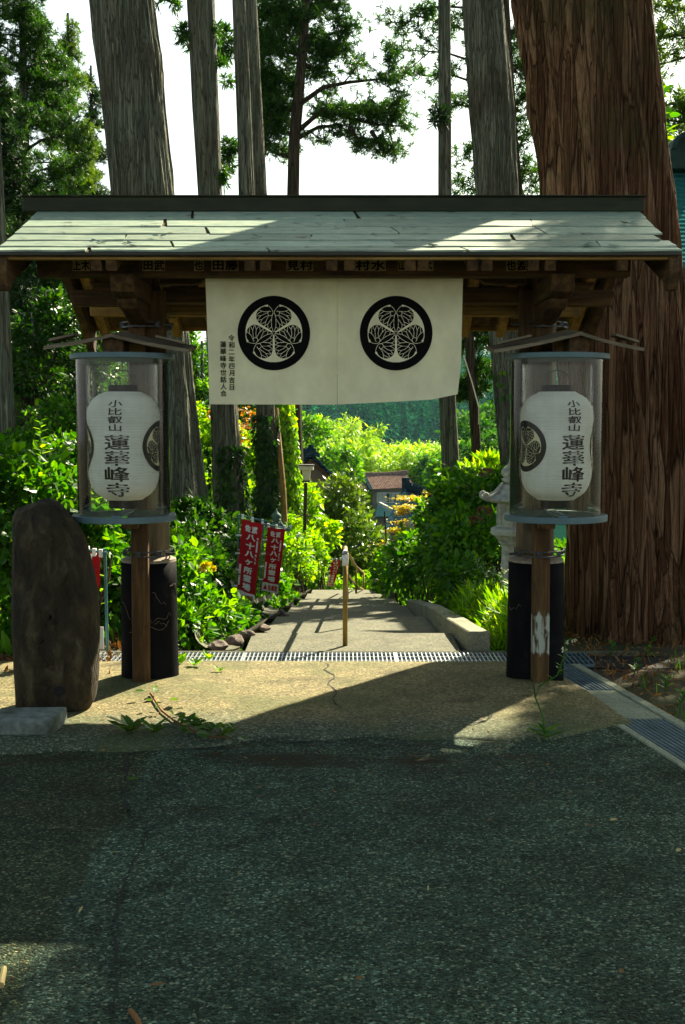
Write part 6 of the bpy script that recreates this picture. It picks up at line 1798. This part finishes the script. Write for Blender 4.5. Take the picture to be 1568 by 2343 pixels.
# weeds of the garden strip and other small plants
def weed(label, x, y, z, H, n, L, mat, seed, lean=(0, 0), fl=None, W=.22, group=None, name='weed', nst=1):
    t = thing(name, label, 'weed', (x, y, z), group); g = np.random.default_rng(seed); m = MB(); C, D, tips = [], [], []
    for s in range(nst):
        tip = np.array([x + lean[0] + g.normal(0, .06) * (nst > 1), y + lean[1] + g.normal(0, .06) * (nst > 1), z + H * g.uniform(.75, 1)])
        pts = [np.array([x + g.normal(0, .01), y, z - .01]), np.array([x, y, z]) * .55 + tip * .45 + g.normal(0, .012, 3), tip]
        m.tube([tuple(p) for p in pts], [.005, .004, .0015], 5); tips.append(tip)
        for k in range(n // nst):
            f = g.uniform(.08, 1); C.append(along(pts, f * .999)); a = g.uniform(0, 6.28); D.append(np.array([math.cos(a), math.sin(a), g.uniform(.1, .7)]))
    m.build('stem', 'leaf_mid', t)
    C, D = np.array(C), np.array(D); ll = L * g.uniform(.6, 1.2, len(C)); leaves('leaf_spray', mat, C, D, -D * .4 + np.array([0, 0, 1]), ll, ll * W, t)
    if fl:
        C = np.concatenate([q + g.normal(0, .02, (14, 3)) for q in tips]); leaves('flower', fl, C, rand_dirs(len(C), g), rand_dirs(len(C), g), .014, .012, t)
    return t
g = np.random.default_rng(150)
WL = ['feathery weed standing tallest over the kerb block', 'seeding weed beside the pale stone lantern column', 'narrow leaved weed behind the kerb end', 'bushy weed by the kerb below the thicket', 'pale flowering weed at the drain edge', 'thin weed leaning over the kerb top', 'small flowering weed against the black pillar', 'seeding weed in front of the thicket shade', 'yellowing weed near the drain grating']
for k, (u, v, Y, H, mat, fl) in enumerate(((1048, 1440, 9.9, .60, 'leaf_bright', None), (1120, 1440, 10.0, .52, 'leaf_mid', 'flower_white'), (1090, 1460, 9.4, .36, 'leaf_bright', None), (1015, 1405, 10.8, .45, 'leaf_mid', None), (1140, 1478, 8.9, .3, 'leaf_bright', 'flower_white'), (985, 1390, 11.3, .35, 'leaf_mid', None), (1152, 1470, 9.0, .42, 'leaf_bright', 'flower_white'), (1085, 1420, 10.6, .62, 'leaf_mid', None), (1130, 1485, 8.65, .2, 'leaf_yellow', None))):
    x = P(u, v, Y).x; weed(WL[k], x, Y, tz(x, Y), H * 1.15, 240, .09, mat, 151 + k, (g.normal(0, .04), 0), fl, .2, None, 'weed', 5)
# ground cover
def ground_cover(name, label, n, fx, fy, L, W, mat, seed, keep=None, up=.9, hz=0.02, tm=None):
    g = np.random.default_rng(seed); x, y = fx(g, n), fy(g, n)
    if keep is not None: q = keep(x, y); x, y = x[q], y[q]
    n = len(x); z = terrain(x, y) + hz * g.uniform(0, 1, n)
    D = unit(g.normal(0, .6, (n, 3)) + np.array([0, 0, up])); ll = L * g.uniform(.5, 1.4, n)
    setp(leaves(name, mat, np.stack([x, y, z], 1), D, rand_dirs(n, g) * .6 + np.array([0, -.3, .3]), ll, ll * W, None, tm), label, None, None, 'stuff')
path_r = lambda y: np.interp(y, [l[0] for l in LIPS], LX1) + .17
path_l = lambda y: np.interp(y, [l[0] for l in LIPS], LX0) - .36
ground_cover('grass', 'sunlit grass and low weeds of the garden strip behind the kerb', 15000, lambda g, n: g.uniform(.85, 1.36, n), lambda g, n: 8.4 + 6 * g.uniform(0, 1, n) ** 1.4, .13, .14, 'leaf_bright', 161, lambda x, y: x > path_r(y), .7, .26)
ground_cover('undergrowth', 'low green undergrowth of the slope beside the path', 9000, lambda g, n: -g.uniform(.7, 4.5, n), lambda g, n: 8.5 + 14 * g.uniform(0, 1, n), .12, .4, 'leaf_mid', 162, lambda x, y: x < path_l(y))
ground_cover('undergrowth', 'undergrowth beyond the thicket and beyond the path end', 6000, lambda g, n: g.uniform(-3, 5, n), lambda g, n: 14 + 14 * g.uniform(0, 1, n), .16, .45, 'leaf_mid', 163, lambda x, y: (x > path_r(y)) | (y > 22.5))
ground_cover('undergrowth', 'green brush along the foot of the wood', 9000, lambda g, n: -g.uniform(2.2, 9, n), lambda g, n: 7.6 + 20 * g.uniform(0, 1, n), .2, .45, 'leaf_mid', 164)
ground_cover('leaf_litter', 'brown needles and dead leaves under the huge cedar', 5200, lambda g, n: gut(7) + .33 + 3.2 * g.uniform(0, 1, n) ** 1.3, lambda g, n: g.uniform(4.4, 9.3, n), .05, .22, 'dry_leaf', 165, lambda x, y: x > gut(y) + .36, .15, .03)
ground_cover('leaf_litter', 'dead leaves on the dark soil by the standing stone', 2600, lambda g, n: -1.3 - 1.5 * g.uniform(0, 1, n), lambda g, n: g.uniform(7.0, 9.5, n), .06, .4, 'dry_leaf', 166, None, .2, .03)
ground_cover('grass', 'thin grass tufts under the huge cedar', 420, lambda g, n: 1.75 + 1.0 * g.uniform(0, 1, n), lambda g, n: 5.8 + 2.2 * g.uniform(0, 1, n), .1, .07, 'leaf_mid', 167, lambda x, y: (x > gut(y) + .36) & (vnoise(x * .3, y * 2.2, 9, 4) > .55), 1.6, .01)
# seedlings on the dark soil
SL = ['twin leaved seedling nearest the side gutter', 'upright seedling in front of the cedar roots', 'broad leaved seedling among the fallen needles', 'small seedling close to the huge trunk', 'leafy seedling at the edge of the yard', 'tallest seedling under the huge cedar']
for k, (u, v) in enumerate(((1450, 1540), (1395, 1500), (1530, 1580), (1490, 1500), (1555, 1610), (1402, 1462))):
    p = G(u, v, -.02); weed(SL[k], p.x, p.y, -.02, .11 if k != 5 else .16, 9, .06, 'leaf_mid', 171 + k, (0, 0), None, .6, None, 'seedling')
# vine and weeds on the apron
def az(x, y): return float(apron_z(np.array(x), np.array(y)))
t = thing('vine', 'trailing vine creeping over the sunlit apron from the cracked pillar', 'vine', (-1.0, 6.9, .05))
g = np.random.default_rng(181); pts = [G(345, 1592, .05), G(370, 1630, .04), G(398, 1655, .03), G(430, 1672, .03), G(475, 1685, .03), G(528, 1690, .02)]
pts = [Vector((p.x, p.y, az(p.x, p.y) + .012)) for p in pts]; m = MB(); m.tube(pts, [.007, .006, .006, .005, .004, .002], 6)
C, D = [], []
for k in range(70):
    f = g.uniform(0, 1) if k > 34 else g.uniform(.55, 1.0); p = np.array(along([np.array(q) for q in pts], f * .999)) + g.normal(0, .022, 3) * np.array([1.4, 1.4, 0]) + np.array([0, 0, g.uniform(.01, .05)]); a = g.uniform(0, 6.28); C.append(p); D.append((math.cos(a), math.sin(a), g.uniform(-.1, .6)))
m.build('stem', 'dry_leaf', t); ll = .062 * g.uniform(.6, 1.3, 70); leaves('leaf_spray', 'leaf_gloss', np.array(C), np.array(D), np.array([0, 0, 1]) + g.normal(0, .35, (70, 3)), ll, ll * .72, t)
def rosette(label, u, v, n, L, mat, seed, W=.5, cat='weed', up=.35):
    p = G(u, v, .02); z = az(p.x, p.y) if p.y > 5.8 and p.x < 1.4 else 0.003
    t = thing('weed', label, cat, (p.x, p.y, z)); g = np.random.default_rng(seed); a = np.arange(n) * 2.399 + g.uniform(0, 6)
    D = np.stack([np.cos(a), np.sin(a), up + .5 * g.uniform(0, 1, n)], 1); ll = L * g.uniform(.6, 1.2, n)
    leaves('leaf_spray', mat, np.array((p.x, p.y, z + .008)) + g.normal(0, .006, (n, 3)), D, np.array([0, 0, 1]) - D * .3, ll, ll * W, t); return t
rosette('starry rosette weed with long leaves on the sunlit apron', 295, 1682, 12, .12, 'leaf_gloss', 182)
rosette('smaller rosette weed touching the starry one', 350, 1684, 9, .09, 'leaf_gloss', 183)
rosette('round leaved weed pushing through the crack by the drain', 446, 1532, 9, .07, 'leaf_bright', 184, .7)
rosette('tiny weed on the apron between the drain and the vine', 502, 1545, 6, .05, 'leaf_bright', 185, .6)
rosette('leafy weed against the foot of the cracked pillar by the drain', 412, 1525, 9, .09, 'leaf_bright', 186, .7, up=.9)
rosette('green weed poking through the bars of the drain grating', 478, 1508, 8, .06, 'leaf_bright', 187, .7, up=.9)
p = G(1247, 1680, .03); z0 = az(p.x, p.y)
t = thing('weed', 'tall spindly weed arching past the post with peeling paint', 'weed', (p.x, p.y, z0)); m = MB()
st = [Vector((p.x, p.y, z0)), Vector(P(1243, 1640, p.y + .02)), Vector(P(1225, 1595, p.y + .05)), Vector(P(1235, 1570, p.y + .08)), Vector(P(1275, 1545, p.y + .1)), Vector(P(1292, 1500, p.y + .1)), Vector(P(1296, 1465, p.y + .1))]
m.tube(st, [.005, .005, .0045, .004, .0035, .003, .0015], 6); m.tube([st[2], P(1218, 1545, p.y), P(1222, 1520, p.y)], [.003, .002, .001], 5); m.build('stem', 'leaf_mid', t)
C, D = [], []; g = np.random.default_rng(190)
for k in range(11): a = k * 2.4; C.append((p.x, p.y, z0 + .01 + .004 * k)); D.append((math.cos(a), math.sin(a), .35))
for k in range(26): f = g.uniform(.2, 1); C.append(along([np.array(q) for q in st], f * .999)); a = g.uniform(0, 6.28); D.append((math.cos(a), math.sin(a), .4))
ll = np.array([.11] * 11 + [.04] * 26); leaves('leaf_spray', 'leaf_mid', np.array(C), np.array(D), np.array([0, 0, 1]) - np.array(D) * .3, ll, ll * .32, t)
C = np.concatenate([np.array(P(u, v, p.y + .1)) + g.normal(0, .004, (10, 3)) for u, v in ((1296, 1470), (1290, 1487), (1313, 1465))]); leaves('flower', 'flower_white', C, rand_dirs(30, g), rand_dirs(30, g), .012, .01, t)
# litter on the yard
def grit():
    g = np.random.default_rng(201); n = 520
    x = g.uniform(-1.7, 1.5, n); y = 5.3 + np.abs(g.normal(0, .55, n)) * g.choice([-1, 1], n) * 1.0 + .55
    q = (x < gut(y) - .02) & (y < 7.8); x, y = x[q], y[q]; n = len(x)
    z = np.where((y > 5.7), apron_z(x, np.clip(y, 5.62, 7.8)), 0.0); z = np.maximum(z, 0) + .006
    a = g.uniform(0, 6.28, n); D = np.stack([np.cos(a), np.sin(a), g.uniform(-.05, .2, n)], 1); L = g.uniform(.008, .04, n)
    setp(leaves('leaf_litter', 'dry_leaf', np.stack([x, y, z], 1), D, np.array([0, 0, 1]) + g.normal(0, .2, (n, 3)), L, np.minimum(L * .3, .008), None, (DIA_T, DIA_C, DIA_I)), 'fine needles and crumbs strewn over the apron edge and yard', None, None, 'stuff')
grit()
LIT = 0
def litter(label, u, v, L, W, mat, a, cat='fallen leaf', name='fallen_leaf'):
    p = G(u, v, .006); setp(leaves(name, mat, np.array([[p.x, p.y, .008]]), np.array([[math.cos(a), math.sin(a), .08]]), np.array([[.1, -.15, 1]]), np.array([L]), np.array([L * W]), None, None, tuple(p)), label, cat)
litter('green fallen leaf on the dark asphalt below the sunlit apron', 290, 1784, .055, .6, 'leaf_gloss', .2)
litter('small red brown fallen leaf in the middle of the yard near its front', 812, 2082 + 160, .03, .5, 'dry_leaf', .5)
litter('brown fallen leaf alone on the asphalt below the drain end', 1420, 2228, .03, .6, 'dry_leaf', 1.2)
litter('pale yellow fallen leaf on the asphalt in line with the side gutter', 1548, 1950, .04, .5, 'dry_pale', .9)
litter('tan needle shaped leaf lying flat below the apron corner', 1340, 1889, .05, .2, 'dry_leaf', .05)
litter('pale fallen leaf scrap on the asphalt under the weed', 1395, 1878, .04, .5, 'dry_pale', .4)
litter('dry pale blade standing out on the yard left of centre', 180, 2090, .05, .2, 'dry_pale', 1.5)
litter('thin pale blade on the asphalt near the middle', 980, 2040, .05, .15, 'dry_pale', 1.5)
litter('dark red brown leaf scrap on the seam of the yard', 340, 2255, .05, .3, 'dry_leaf', .1)
litter('pale fallen petal on the sunlit part of the apron', 1078, 1525, .06, .3, 'dry_pale', .4)
p, q = G(298, 2312, .01), G(318, 2343, .012); m = MB(); m.tube([p, (p + q) / 2 + Vector((0, 0, .006)), q + (q - p) * .4], [.007, .008, .006], 7); setp(m.build('twig', 'dry_leaf', loc=p), 'reddish twig lying at the very front of the yard', 'twig')
p, q = G(2, 2255, .01), G(10, 2215, .012); m = MB(); m.tube([p, q], [.010, .008], 7); setp(m.build('twig', 'dry_pale', loc=p), 'pale broken twig in the sunlit corner of the yard', 'twig')

# ================================================================== AIR
def haze():
    m = bpy.data.materials.new('haze'); m.use_nodes = True; nt = m.node_tree
    nt.nodes.remove(nt.nodes['Principled BSDF'])
    v = nt.nodes.new('ShaderNodeVolumePrincipled'); v.inputs['Color'].default_value = (.45, .85, 1, 1); v.inputs['Density'].default_value = .00006
    v.inputs['Anisotropy'].default_value = .2
    nt.links.new(v.outputs[0], nt.nodes['Material Output'].inputs['Volume']); MATS['haze'] = m
    b = MB(); b.box(-520, 520, -45, 1320, -16, 60)
    setp(b.build('haze', 'haze'), kind='stuff', label='thin bluish summer haze across the valley')
haze()
